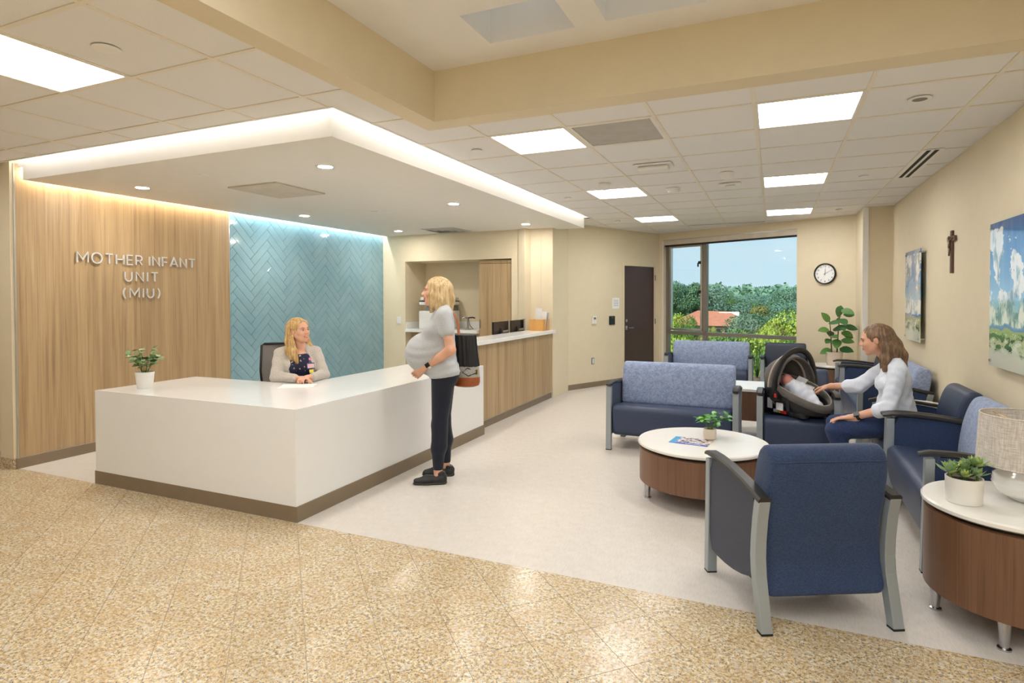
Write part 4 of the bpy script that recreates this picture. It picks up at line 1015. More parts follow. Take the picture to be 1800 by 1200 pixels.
mg = MB().box((-.14, -.105, 0), (.14, .105, .003)).build('magazine', 'magazine_print'); mg.location = (-.565, 4.60, .4255); mg.rotation_euler = (0, 0, -.12); tag(mg, 'brochure with blue band lying on the coffee table', 'brochure')
MB().box((-.02, -.094, .003), (.09, -.088, .0034)).build('title_line', 'paper', mg)
pp_ = MB().box((-.14, -.10, 0), (.14, .10, .003)).build('paper_sheet', 'paper'); pp_.location = (-3.70, 3.87, .7605); pp_.rotation_euler = (0, 0, .55); tag(pp_, 'white paper sheets under the receptionist hands', 'paper')
# ------------------------------------------------------------------ counter items: monitors, basket
for i, (y0, y1, lb) in enumerate(((7.28, 7.80, 'black computer monitor seen from behind, farther from the wooden box'), (7.86, 8.36, 'black computer monitor seen from behind, nearer the wooden box'))):
    p = thing('computer_monitor', lb, 'monitor', (-3.50, (y0+y1)/2, .74), 0, 'monitors behind the counter'); w = (y1-y0)/2
    MB().box((-.015, -w, .17), (.012, w, .435)).build('screen_housing', 'screen_black', p, bevel=.006)
    MB().box((-.018, -w+.01, .18), (-.0152, w-.01, .425)).build('screen', 'screen_black', p)
    MB().box((.012, -.05, .24), (.028, .05, .34)).build('mount_plate', 'black_metal', p, bevel=.003)
    MB().box((.028, w-.09, .05), (.05, w-.045, .45)).build('arm_post', 'steel', p, bevel=.006)
    MB().box((.026, -.02, .28), (.040, w-.045, .31)).build('arm_link', 'steel', p)
    MB().lathe([(.07, 0), (.07, .012), (.02, .016), (.014, .06)], 20, (.038, w-.068, 0)).build('stand_foot', 'steel', p, smooth=True, angle=.6)
bx_ = thing('wooden_box', 'small tan wooden box on the counter ledge holding leaflets', 'box', (-3.175, 8.19, 1.022))
for a, b in (((-.11, -.13, 0), (-.10, .13, .165)), ((.10, -.13, 0), (.11, .13, .165)), ((-.10, -.13, 0), (.10, -.12, .165)), ((-.10, .12, 0), (.10, .13, .165))): MB().box(a, b).build('box_side', 'basket_wood', bx_, bevel=.002)
MB().box((-.10, -.12, 0), (.10, .12, .01)).build('box_bottom', 'basket_wood', bx_)
for i, (x, y, z, m_) in enumerate(((-.02, .02, .33, 'paper'), (.04, .05, .28, 'paper'), (.06, .06, .265, 'grille_grey'))):
    o = MB().box((-.002, -.085, 0), (.002, .085, z-.012)).build('leaflet', m_); o.location = (-3.175+x, 8.19+y-.03, 1.033); o.rotation_euler = (0, .06+.05*i, .9)
    tag(o, ('tall white leaflet standing in the wooden box', 'middle white leaflet standing in the wooden box', 'grey leaflet at the back of the wooden box')[i], 'leaflet', 'leaflets')
# ------------------------------------------------------------------ copier in the niche
cp = thing('copier', 'white office copier on the counter inside the niche', 'copier', (-5.22, 8.76, .986))
MB().box((-.26, -.24, 0), (.26, .24, .30)).build('copier_body', 'white_plastic', cp, bevel=.012)
for z in (.06, .14, .22): MB().box((-.24, -.243, z-.03), (.24, -.239, z+.03)).build('paper_tray', 'white_plastic', cp, bevel=.001)
MB().box((-.25, -.05, .30), (-.14, .22, .40)).build('column', 'white_plastic', cp, bevel=.006); MB().box((-.14, -.22, .30), (.24, .22, .36)).build('output_bay', 'grey_plastic', cp)
MB().box((-.26, -.23, .40), (.26, .23, .455)).build('scanner_bed', 'white_plastic', cp, bevel=.008); MB().box((-.26, -.232, .455), (.26, .23, .470)).build('scanner_gap', 'screen_black', cp)
MB().box((-.25, -.22, .470), (.25, .23, .535)).build('document_feeder', 'white_plastic', cp, bevel=.02)
sp2 = thing('monitor_arm', 'bare chrome monitor arm with black cable on the niche counter', 'monitor arm', (-4.60, 8.62, .986))
MB().lathe([(.06, 0), (.06, .012), (.016, .016), (.016, .20)], 16).build('arm_post', 'steel', sp2, smooth=True, angle=.6)
MB().tube([(0, 0, .19), (-.07, -.03, .20), (-.08, -.05, .17)], .014, 8).build('arm_link', 'steel', sp2, smooth=True); MB().tube([(.0, 0, .19), (.09, 0, .20), (.14, -.02, .19)], .012, 8).build('arm_link', 'black_metal', sp2, smooth=True)
MB().tube([(.02, -.01, .18), (.05, -.03, .08), (.12, -.04, .01)], .005, 6).build('cable', 'rubber', sp2, smooth=True)
# ------------------------------------------------------------------ receptionist chair
oc = thing('office_chair', 'grey mesh back office chair behind the receptionist', 'office chair', (-4.27, 4.29, 0), math.radians(40))
# local: faces -y
t = NT('chair_mesh'); v = t.coord(); w_ = t.n('TexChecker', Scale=420.0); t.l(v, w_.inputs['Vector']); t.col(t.mix(.6, t.ramp(w_.outputs['Fac'], [(0, srgb(120, 114, 110)), (1, srgb(150, 144, 140))]), srgb(136, 130, 126))); t.b.inputs['Roughness'].default_value = .8
fr = [(-.21, .20, .56), (-.235, .225, .80), (-.225, .24, 1.045), (-.20, .245, 1.06), (.20, .245, 1.06), (.225, .24, 1.045), (.235, .225, .80), (.21, .20, .56)]
MB().tube(fr, .011, 8).build('back_frame', 'black_metal', oc, smooth=True)
m = MB(); rows = [(.215, .205, .58), (.235, .225, .80), (.225, .24, 1.055)]
vs_ = []
for (w_, y_, z_) in rows:
    for i in range(9): s = -1+i/4; vs_.append((s*w_, y_+.035*(1-s*s), z_))
m.add(vs_, [(j*9+i, j*9+i+1, (j+1)*9+i+1, (j+1)*9+i) for j in range(2) for i in range(8)]); m.build('mesh_back', 'chair_mesh', oc, smooth=True)
MB().box((-.24, -.24, .43), (.24, .22, .49)).build('seat', 'black_metal', oc, bevel=.02)
MB().tube([(0, .22, .45), (0, .29, .55), (0, .275, .75)], .02, 8).build('back_bar', 'black_metal', oc, smooth=True)
MB().tube([(0, 0, .10), (0, 0, .43)], .028, 12).build('gas_lift', 'black_metal', oc, smooth=True)
for i in range(5):
    a = 2*math.pi*i/5; l_ = MB().tube([(0, 0, .11), (.28*math.cos(a), .28*math.sin(a), .075)], [.025, .016], 8).build('base_leg', 'black_metal', oc, smooth=True)
    MB().tube([(.28*math.cos(a)-.018*math.sin(a), .28*math.sin(a)+.018*math.cos(a), .032), (.28*math.cos(a)+.018*math.sin(a), .28*math.sin(a)-.018*math.cos(a), .032)], .031, 14).build('caster', 'rubber', l_, smooth=True, angle=.6)
# ------------------------------------------------------------------ implicit surface modeller (bodies, hair, clothes as continuous meshes)
class SDF:
    def __init__(s): s.p = []; s.cuts = []; s.disp = None; s.infl = 0.0
    def copy(s):
        q = SDF(); q.p = list(s.p); q.cuts = list(s.cuts); q.disp = s.disp; q.infl = s.infl; return q
    def cone(s, a, b, ra, rb, k=.02, op=1):
        a, b = np.array(a, float), np.array(b, float); s.p.append(('c', (a, b, ra, rb), k, op, (a+b)/2, np.linalg.norm(b-a)/2+max(ra, rb))); return s
    def chain(s, pts, rs, k=.02):
        for i in range(len(pts)-1): s.cone(pts[i], pts[i+1], rs[i], rs[i+1], k)
        return s
    def ell(s, c, r, k=.02, op=1, rot=None):
        c, r = np.array(c, float), np.array(r, float); R = None if rot is None else np.array(rot.to_3x3()).T
        s.p.append(('e', (c, r, R), k, op, c, max(r))); return s
    def cut(s, p, n, k=.0): s.cuts.append((np.array(p, float), np.array(n, float)/np.linalg.norm(n))); return s   # removes the side n points to
    def xf(s, m):
        """rigid transform of all primitives"""
        A = np.array(m)[:3, :3]; t = np.array(m)[:3, 3]; out = []
        for kd, pr, k, op, c, r in s.p:
            if kd == 'c': pr = (A@pr[0]+t, A@pr[1]+t, pr[2], pr[3])
            else:
                R = pr[2] if pr[2] is not None else np.eye(3); pr = (A@pr[0]+t, pr[1], R@A.T)
            out.append((kd, pr, k, op, A@c+t, r))
        s.p = out; s.cuts = [(A@p+t, A@n) for p, n in s.cuts]; return s
    def add(s, o): s.p += o.p; return s
    @staticmethod
    def _prim(kd, pr, P):
        if kd == 'c':
            a, b, ra, rb = pr; ba = b-a; l2 = max(float(ba@ba), 1e-12); pa = P-a.astype(np.float32)
            t = np.clip((pa@ba.astype(np.float32))/l2, 0, 1); q = pa-t[..., None]*ba.astype(np.float32)
            return np.sqrt((q*q).sum(-1))-(ra+t*(rb-ra))
        c, r, R = pr; q = P-c.astype(np.float32)
        if R is not None: q = q@R.T.astype(np.float32)
        r = r.astype(np.float32); u = q/r; k0 = np.sqrt((u*u).sum(-1)); w = q/(r*r); k1 = np.sqrt((w*w).sum(-1))+1e-9
        return k0*(k0-1)/k1
    def ev(s, P, centers=None, brad=0.0):
        d = np.full(P.shape[:-1], 9.0, np.float32)
        for kd, pr, k, op, c, r in s.p:
            if centers is not None:
                near = np.linalg.norm(centers-c, axis=1)-r-brad-s.infl < k+.012
                if not near.any(): continue
                Q = P[near]; dd = d[near]
            else: Q = P; dd = d
            f = s._prim(kd, pr, Q)
            if op > 0:
                h = np.maximum(k-np.abs(dd-f), 0)/max(k, 1e-6); res = np.minimum(dd, f)-h*h*k*.25
            else:
                f = -f; h = np.maximum(k-np.abs(dd-f), 0)/max(k, 1e-6); res = np.maximum(dd, f)+h*h*k*.25
            if centers is not None: d[near] = res
            else: d = res
        d = d-s.infl
        if s.disp is not None: d = d+s.disp(P)
        for p, n in s.cuts: d = np.maximum(d, (P-p.astype(np.float32))@n.astype(np.float32))
        return d
    def mesh(s, name, h=.005):
        lo = np.min([c-r for _, _, _, op, c, r in s.p if op > 0], axis=0)-.03-s.infl; hi = np.max([c+r for _, _, _, op, c, r in s.p if op > 0], axis=0)+.03+s.infl
        B = 8; nb = np.ceil((hi-lo)/(h*B)).astype(int)+1
        bi = np.stack(np.meshgrid(*[np.arange(q) for q in nb], indexing='ij'), -1).reshape(-1, 3)
        cen = (lo+(bi+.5)*B*h).astype(np.float32); brad = B*h*.5*1.7321
        dc = s.ev(cen)
        act = np.abs(dc) < brad*1.25+.012
        D = np.full(tuple(nb*B), .05, np.float32)
        Db = D.reshape(nb[0], B, nb[1], B, nb[2], B)
        ins = bi[(~act) & (dc < 0)]; Db[ins[:, 0], :, ins[:, 1], :, ins[:, 2], :] = -.05
        ai = bi[act]; off = np.stack(np.meshgrid(*[np.arange(B)]*3, indexing='ij'), -1).reshape(-1, 3)
        for st in range(0, len(ai), 1500):
            a_ = ai[st:st+1500]
            P = (lo+((a_[:, None, :]*B+off[None]))*h).astype(np.float32)
            v = s.ev(P, (lo+(a_+.5)*B*h), brad)
            Db[a_[:, 0], :, a_[:, 1], :, a_[:, 2], :] = np.clip(v.reshape(-1, B, B, B), -.05, .05)
        sg = D < 0
        c8 = [(i, j, k) for i in (0, 1) for j in (0, 1) for k in (0, 1)]; n = np.array(D.shape)
        sl = lambda A, o: A[o[0]:n[0]-1+o[0], o[1]:n[1]-1+o[1], o[2]:n[2]-1+o[2]]
        cnt_ = np.zeros(tuple(n-1), np.int8)
        for o in c8: cnt_ += sl(sg, o)
        cells = np.argwhere((cnt_ > 0) & (cnt_ < 8))
        idx = np.full(tuple(n-1), -1, np.int32); idx[tuple(cells.T)] = np.arange(len(cells))
        acc = np.zeros((len(cells), 3)); num = np.zeros(len(cells))
        cv = {o: D[cells[:, 0]+o[0], cells[:, 1]+o[1], cells[:, 2]+o[2]] for o in c8}
        for a_ in c8:
            for ax in range(3):
                if a_[ax] == 0:
                    b_ = list(a_); b_[ax] = 1; b_ = tuple(b_); va, vb = cv[a_], cv[b_]; m = (va < 0) != (vb < 0)
                    t_ = va[m]/(va[m]-vb[m]); q = np.tile(np.array(a_, float), (m.sum(), 1)); q[:, ax] += t_
                    acc[m] += q; num[m] += 1
        verts = lo+(cells+acc/num[:, None])*h
        faces = []
        for ax in range(3):
            sA = [slice(1, -1)]*3; sB = [slice(1, -1)]*3; sA[ax] = slice(0, -1); sB[ax] = slice(1, None)
            A_, B_ = sg[tuple(sA)], sg[tuple(sB)]; ch = np.argwhere(A_ != B_)
            if not len(ch): continue
            base = ch.copy()
            for q in range(3):
                if q != ax: base[:, q] += 1
            u, v = (ax+1) % 3, (ax+2) % 3
            def ci(du, dv):
                c_ = base.copy(); c_[:, u] -= du; c_[:, v] -= dv; return idx[tuple(c_.T)]
            f = np.stack([ci(1, 1), ci(0, 1), ci(0, 0), ci(1, 0)], 1)
            flip = ~A_[tuple(ch.T)]; f[flip] = f[flip][:, ::-1]
            faces.append(f)
        F = np.concatenate(faces); F = F[(F >= 0).all(1)]
        me = bpy.data.meshes.new(name); me.from_pydata(verts.tolist(), [], F.tolist()); me.update(); return me
    def build(s, name, mat, parent=None, h=.005, smooth_it=1):
        me = s.mesh(name, h)
        if smooth_it:
            bm = bmesh.new(); bm.from_mesh(me)
            for _ in range(smooth_it): bmesh.ops.smooth_vert(bm, verts=bm.verts, factor=.5, use_axis_x=True, use_axis_y=True, use_axis_z=True)
            bm.to_mesh(me); bm.free()
        return link(name, me, mat, parent, True)

# ------------------------------------------------------------------ people materials
t = NT('skin'); v = t.coord(); n = t.noise(v, 14, 3); t.col(t.ramp(n, [(0.3, srgb(214, 158, 128)), (0.7, srgb(228, 178, 150))])); t.b.inputs['Roughness'].default_value = .5
t.b.inputs['Subsurface Weight'].default_value = .08; t.b.inputs['Subsurface Radius'].default_value = (.02, .008, .005); t.b.inputs['Subsurface Scale'].default_value = .5
plain('baby_skin', srgb(226, 150, 132), .5); plain('lip', srgb(196, 104, 98), .4); plain('teeth', srgb(248, 244, 238), .3); plain('eye_white', srgb(240, 238, 234), .25); plain('iris', srgb(54, 60, 66), .2); plain('brow', srgb(120, 88, 58), .8)
def hairmat(name, c1, c2, c3):
    t = NT(name); n1 = t.noise(t.coord((55, 55, 3)), 1, 4); n2 = t.noise(t.coord((160, 160, 6)), 1, 2)
    c = t.ramp(n1, [(0.32, c1), (0.5, c2), (0.68, c3)]); t.col(t.mix(.35, c, t.ramp(n2, [(0.35, c1), (0.65, c3)]))); t.b.inputs['Roughness'].default_value = .42
    t.b.inputs['Specular IOR Level'].default_value = .5; t.bump(n2, .4, .003)
hairmat('hair_blond', srgb(150, 112, 66), srgb(206, 172, 118), srgb(236, 214, 170)); hairmat('hair_gold', srgb(140, 98, 48), srgb(196, 154, 92), srgb(232, 202, 146)); hairmat('hair_brown', srgb(74, 52, 36), srgb(118, 88, 62), srgb(158, 126, 92))
fabric('tee_grey', srgb(176, 178, 180), srgb(196, 198, 200), 500, .85, .2, .2); fabric('legging', srgb(20, 24, 36), srgb(30, 36, 52), 500, .7, .3, .1); fabric('denim', srgb(34, 46, 78), srgb(54, 70, 108), 420, .8, .2, .1)
fabric('white_shirt', srgb(212, 218, 232), srgb(232, 236, 244), 500, .85, .2, .1); fabric('cardigan', srgb(180, 172, 162), srgb(206, 198, 188), 300, .9, .2, .3)
t = NT('floral_navy'); vo = t.n('TexVoronoi', Scale=26.0); t.l(t.coord(), vo.inputs['Vector']); n = t.noise(t.coord(), 60, 2)
m_ = t.ramp(vo.outputs['Distance'], [(0.22, (1, 1, 1, 1)), (0.30, (0, 0, 0, 1))]); c_ = t.mix(m_, srgb(26, 32, 62), srgb(204, 176, 156)); t.col(t.mix(t.ramp(n, [(0.45, (0, 0, 0, 1)), (0.55, (1, 1, 1, 1))]), srgb(26, 32, 62), c_)); t.b.inputs['Roughness'].default_value = .8
plain('shoe_black', srgb(34, 33, 34), .5, var=.15, vscale=30); plain('sole', srgb(58, 52, 48), .7); plain('watch_black', srgb(18, 18, 20), .25); plain('watch_band', srgb(232, 230, 226), .5)
plain('bag_black', srgb(22, 21, 21), .55); plain('bag_leather', srgb(158, 86, 42), .4, var=.12, vscale=20); fabric('bag_canvas', srgb(150, 146, 138), srgb(180, 176, 168), 300)
plain('badge_white', srgb(236, 196, 198), .4, var=.1, vscale=60); plain('badge_yellow', srgb(240, 226, 90), .4); plain('badge_pink', srgb(232, 130, 190), .4); plain('badge_blue', srgb(70, 70, 140), .4)

V = lambda *a: np.array(a, float)
def head_sdf():
    s = SDF()
    s.ell((-.012, 0, .030), (.096, .076, .084), .01); s.ell((.030, 0, -.028), (.062, .060, .082), .03)
    for q in (-1, 1):
        s.cone((.010, q*.042, -.040), (.066, q*.008, -.092), .022, .015, .025)
        s.ell((.062, q*.036, -.022), (.026, .024, .024), .02)
        s.ell((.074, q*.026, .024), (.016, .026, .010), .018)
        s.ell((-.004, q*.077, -.004), (.018, .009, .030), .008)
    s.ell((.073, 0, -.094), (.014, .015, .012), .015)
    s.cone((.085, 0, .012), (.108, 0, -.022), .0075, .0115, .014)
    for q in (-1, 1): s.ell((.098, q*.0125, -.026), (.010, .008, .008), .008)
    for q in (-1, 1): s.ell((.096, q*.031, .004), (.012, .016, .008), .012, -1)
    s.ell((.088, 0, -.050), (.012, .024, .008), .010); s.ell((.085, 0, -.063), (.012, .020, .008), .010)
    return s
def face_parts(root, m, brow='brow', smile=False):
    def put(mb, nm, mat): mb.xf(m).build(nm, mat, root, smooth=True)
    for q in (-1, 1):
        e = MB().ellipsoid((.0775, q*.031, .002), (.0118, .0135, .0062), 14, 10); put(e, 'eye', 'eye_white')
        put(MB().ellipsoid((.0878, q*.031, .002), (.0024, .0056, .0056), 12, 8), 'iris', 'iris')
        put(MB().tube([(.078, q*.048, .005), (.089, q*.040, .0085), (.0905, q*.027, .0085), (.087, q*.017, .004)], .0013, 6), 'eyelash', 'iris')
        put(MB().tube([(.076, q*.052, .021), (.090, q*.036, .0275), (.094, q*.018, .022)], [.0016, .0030, .0024], 6), 'eyebrow', brow)
    if smile:
        put(MB().tube([(.080, .031, -.044), (.094, .016, -.052), (.0985, 0, -.0535), (.094, -.016, -.052), (.080, -.031, -.044)], [.0016, .0032, .0036, .0032, .0016], 8), 'upper_lip', 'lip')
        put(MB().tube([(.080, .031, -.044), (.092, .018, -.063), (.096, 0, -.068), (.092, -.018, -.063), (.080, -.031, -.044)], [.0016, .0036, .0046, .0036, .0016], 8), 'lower_lip', 'lip')
        put(MB().ellipsoid((.0915, 0, -.0585), (.0070, .0185, .0058), 14, 8), 'teeth', 'teeth')
    else:
        put(MB().tube([(.084, .024, -.055), (.098, .010, -.053), (.0995, 0, -.054), (.098, -.010, -.053), (.084, -.024, -.055)], [.001, .0035, .0035, .0035, .001], 8), 'upper_lip', 'lip')
        put(MB().tube([(.084, .024, -.055), (.095, .010, -.063), (.0965, 0, -.064), (.095, -.010, -.063), (.084, -.024, -.055)], [.001, .0040, .0045, .0040, .001], 8), 'lower_lip', 'lip')
def hand_sdf(wrist, d, nrm, thumb, curl=.35, spread=.30, sc=1.0):
    """nrm: direction the palm faces; thumb: +1/-1 side along lat = d x nrm"""
    s = SDF(); w = np.array(wrist, float); d = np.array(d, float); d /= np.linalg.norm(d); nr = np.array(nrm, float); nr -= d*(nr@d); nr /= np.linalg.norm(nr); lat = np.cross(d, nr)*thumb
    offs = (.026, .009, -.009, -.026); lens = (.066, .076, .071, .056); cu = curl if hasattr(curl, '__len__') else (curl,)*4
    s.cone(w-d*.02*sc, w+d*.03*sc, .022*sc, .021*sc, .012)
    for o, ln, c in zip(offs, lens, cu):
        kn = w+d*.085*sc+lat*o*sc; s.cone(w+d*.018*sc+lat*o*.55*sc, kn, .0145*sc, .0112*sc, .012)
        p = kn; a = c*.7; dirf = d*1.0+lat*o*spread*12
        for q, (fr_, r0, r1) in enumerate(((.44, .0090, .0082), (.31, .0082, .0075), (.25, .0075, .0062))):
            dd = dirf*math.cos(a)+nr*math.sin(a); dd = dd/np.linalg.norm(dd); p2 = p+dd*ln*fr_*sc*1.08; s.cone(p, p2, r0*sc, r1*sc, .003); p = p2; a += c
    t0 = w+d*.022*sc+lat*.020*sc+nr*.006*sc; t1 = t0+(d*.60+lat*.70+nr*.35)*.042*sc; t2 = t1+(d*.9+lat*.25+nr*.35)*.030*sc; t3 = t2+(d*.95+lat*.05+nr*.30)*.024*sc
    s.cone(t0, t1, .0155*sc, .0118*sc, .010); s.cone(t1, t2, .0112*sc, .0098*sc, .003); s.cone(t2, t3, .0098*sc, .0072*sc, .003)
    return s
def TR(x, y, z, yaw=0, pitch=0, roll=0): return Matrix.Translation((x, y, z)) @ Matrix.Rotation(yaw, 4, 'Z') @ Matrix.Rotation(pitch, 4, 'Y') @ Matrix.Rotation(roll, 4, 'X')
def ribs(f, amp, gx=0, gy=0):
    return lambda P: (amp*np.sin(P[..., 2]*f+3*np.sin(P[..., 0]*9+gx)+2*np.sin(P[..., 1]*11+gy))).astype(np.float32)
def strands(c, f, amp):
    c = np.array(c, np.float32)
    return lambda P: (amp*(np.sin(np.arctan2(P[..., 1]-c[1], P[..., 0]-c[0])*f+P[..., 2]*9)+.6*np.sin(np.arctan2(P[..., 1]-c[1], P[..., 0]-c[0])*f*2.3+1+P[..., 2]*5))).astype(np.float32)

# ------------------------------------------------------------------ standing pregnant woman (local: x forward, y to her left)
def pregnant():
    root = thing('person', 'standing pregnant woman in grey tee and dark leggings at the reception desk', 'person', (-2.50, 4.24, 0), math.radians(208))
    HM = TR(.050, 0, 1.556, 0, math.radians(-2))
    torso = SDF(); torso.ell((-.005, 0, .93), (.115, .165, .12), .03)
    for q in (-1, 1): torso.ell((-.048, q*.078, .885), (.085, .088, .10), .03)
    torso.ell((.105, 0, 1.055), (.190, .160, .165), .05); torso.ell((-.005, 0, 1.10), (.090, .140, .18), .04); torso.ell((.005, 0, 1.27), (.092, .145, .14), .05)
    for q in (-1, 1): torso.ell((.078, q*.070, 1.232), (.068, .070, .066), .035)
    torso.cone((-.020, -.130, 1.372), (-.020, .130, 1.372), .052, .052, .04)
    up = SDF()
    for q in (-1, 1): up.cone((-.025, q*.085, 1.392), (.0, q*.02, 1.44), .040, .040, .03)
    up.cone((-.008, 0, 1.39), (.022, 0, 1.49), .053, .049, .02)
    LA = [V(-.015, .165, 1.362), V(-.075, .215, 1.095), V(.130, .125, .950)]; RA = [V(-.015, -.165, 1.362), V(-.06, -.215, 1.10), V(.150, -.10, .945)]
    arms = SDF()
    for A_ in (LA, RA): arms.chain(A_, [.046, .036, .025], .02); arms.cone(A_[1], A_[1]*.55+A_[2]*.45, .036, .034, .02)
    hands = hand_sdf(LA[2]+V(.015, -.012, -.012), V(.62, -.52, -.55), V(-.25, -.60, .35), -1, .42).add(hand_sdf(RA[2]+V(.012, .02, -.015), V(.55, .62, -.55), V(-.35, .45, .4), 1, .40))
    hips = SDF(); legs = []
    hp = {1: [V(-.010, .088, .875), V(.022, .092, .475), V(.030, .092, .290), V(.036, .090, .085)], -1: [V(-.010, -.088, .875), V(.002, -.105, .478), V(-.012, -.118, .292), V(-.020, -.125, .085)]}
    for q in (1, -1): hips.chain(hp[q], [.094, .058, .053, .034], .03); hips.cone(hp[q][1]+V(-.006, 0, -.06), hp[q][2]+V(-.014, 0, .03), .052, .050, .03)
    feet = SDF()
    for q in (1, -1):
        a = hp[q][3]; feet.cone(a+V(-.025, 0, -.050), a+V(.150, q*.012, -.062), .030, .026, .02)
    head = head_sdf().xf(HM)
    body = SDF().add(torso).add(up).add(arms).add(hands).add(hips).add(feet).add(head); body.build('body', 'skin', root, .0055)
    face_parts(root, HM, smile=True)
    # tee shirt
    sh = SDF().add(torso).add(SDF().cone((-.025, -.09, 1.392), (-.012, -.045, 1.418), .040, .040, .03)).add(SDF().cone((-.025, .09, 1.392), (-.012, .045, 1.418), .040, .040, .03))
    for A_ in (LA, RA): sh.cone(A_[0], A_[0]*.58+A_[1]*.42, .056, .054, .02)
    [sh.cone(V(-.010, q*.088, .90), V(-.004, q*.09, .80), .094, .088, .03) for q in (-1, 1)]; sh.infl = .011; sh.cut((0, 0, .868), (-.12, 0, -1)); sh.cut((.02, 0, 1.432), (.35, 0, 1))
    d1 = ribs(95, .0032); sh.disp = lambda P: (d1(P)*np.clip((1.22-P[..., 2])*6, 0, 1)*np.clip(.25+np.abs(P[..., 1])*8-P[..., 0]*1.5, .15, 1)).astype(np.float32)
    # sleeves end cleanly
    sh.build('tee_shirt', 'tee_grey', root, .0055)
    lg = SDF().add(hips).add(SDF().ell((-.005, 0, .93), (.115, .165, .12), .03))
    for q in (-1, 1): lg.ell((-.048, q*.078, .885), (.085, .088, .10), .03)
    lg.infl = .004; lg.cut((0, 0, .93), (0, 0, 1)); lg.cut((0, 0, .115), (0, 0, -1)); lg.build('leggings', 'legging', root, .0055)
    for q in (1, -1):
        a = hp[q][3]; s = SDF().cone(a+V(-.030, 0, -.030), a+V(-.02, 0, .0), .040, .038, .02).cone(a+V(-.03, 0, -.052), a+V(.09, q*.008, -.050), .040, .037, .02).cone(a+V(.09, q*.008, -.052), a+V(.170, q*.014, -.060), .038, .027, .02)
        s.cut((0, 0, .010), (0, 0, -1)); s.cut((0, 0, .105), (-.3, 0, 1)); s.disp = ribs(160, .0015); sho = s.build('shoe', 'shoe_black', root, .005)
        s2 = SDF().cone(a+V(-.032, 0, -.066), a+V(.09, q*.008, -.066), .043, .040, .02).cone(a+V(.09, q*.008, -.066), a+V(.172, q*.014, -.066), .040, .030, .02); s2.cut((0, 0, .018), (0, 0, 1)); s2.cut((0, 0, .0), (0, 0, -1)); s2.build('shoe_sole', 'sole', sho, .005)
    # shoulder length hair
    hr = SDF(); hr.ell((-.022, 0, .030), (.108, .090, .098), .02)
    for q in (-1, 1):
        hr.chain([V(.028, q*.062, .060), V(.030, q*.086, -.02), V(.022, q*.088, -.10), V(.030, q*.078, -.165)], [.030, .022, .024, .012], .02)
        hr.chain([V(-.03, q*.07, .03), V(-.035, q*.085, -.06), V(-.035, q*.082, -.135)], [.035, .034, .030], .03)
    hr.chain([V(-.085, 0, .03), V(-.108, 0, -.06), V(-.105, 0, -.145)], [.05, .046, .040], .03)
    hr.chain([V(-.07, .045, .0), V(-.085, .05, -.14)], [.04, .036], .03); hr.chain([V(-.07, -.045, .0), V(-.085, -.05, -.14)], [.04, .036], .03)
    hr.ell((.098, 0, -.030), (.058, .074, .108), .015, -1); hr.cut((0, 0, -.168), (-.15, 0, -1)); hr.disp = strands((-.02, 0), 26, .0018); hr.xf(HM)
    dsp = strands((.03, 0), 26, .0020); hr.disp = dsp; hr.build('hair', 'hair_blond', root, .0045)
    # watch
    m = MB(); c = LA[2]*.85+LA[1]*.15; d = (LA[2]-LA[1]); d = d/np.linalg.norm(d)
    m.sweep([Vector(c-d*.010), Vector(c+d*.010)], [(.0335*math.cos(a), .0325*math.sin(a)) for a in np.linspace(0, 2*math.pi, 20, endpoint=False)]); wt = m.build('watch_band', 'watch_band', root, smooth=True, angle=.7)
    s = np.cross(d, V(0, 0, 1)); s /= np.linalg.norm(s); s = s if s[1] > 0 else -s; u = np.cross(s, d); cc = Vector(c+s*.034)
    Mx = Matrix(((d[0], u[0], s[0], cc.x), (d[1], u[1], s[1], cc.y), (d[2], u[2], s[2], cc.z), (0, 0, 0, 1))); MB().box((-.019, -.017, -.006), (.019, .017, .005), Mx).build('watch_face', 'watch_black', wt, bevel=.003)
    return root
pregnant()
# bucket bag on her far shoulder
bg = thing('bucket_bag', 'black and grey bucket bag with tan leather base behind the pregnant woman', 'bag', (-2.40, 4.455, .755))
def ring(prof, sx, sy, n=36): return MB().lathe(prof, n, sx=sx, sy=sy, cap=True)
ring([(.085, 0), (.118, .012), (.128, .04), (.128, .085)], 1.0, .78).build('leather_base', 'bag_leather', bg, smooth=True, angle=.8)
ring([(.127, .085), (.124, .13), (.117, .175)], 1.0, .78).build('canvas_band', 'bag_canvas', bg, smooth=True, angle=.8)
s = SDF(); s.cone((-.035, 0, .17), (-.03, 0, .44), .086, .078, .03); s.cone((.035, 0, .17), (.025, 0, .42), .086, .070, .03); s.cut((0, 0, .172), (0, 0, -1)); s.cut((0, 0, .44), (0, 0, 1)); s.disp = strands((0, 0), 13, .004); s.build('bag_body', 'bag_black', bg, .006)
MB().tube([(.125, -.02, .13), (.06, -.085, .165), (.02, -.093, .13), (.07, -.083, .10), (.125, -.03, .125)], .005, 6).build('piping', 'bag_black', bg, smooth=True)
MB().box((.115, -.035, .11), (.130, -.02, .15)).build('bag_clasp', 'brass', bg, bevel=.002)
MB().sweep([(-.05, -.02, .42), (-.09, .02, .56), (-.16, .025, .665), (-.225, .0, .69), (-.29, -.02, .66), (-.26, .0, .60)][:4], [(-.012, -.002), (.012, -.002), (.012, .002), (-.012, .002)]).build('shoulder_strap', 'bag_leather', bg, smooth=True, angle=.6)

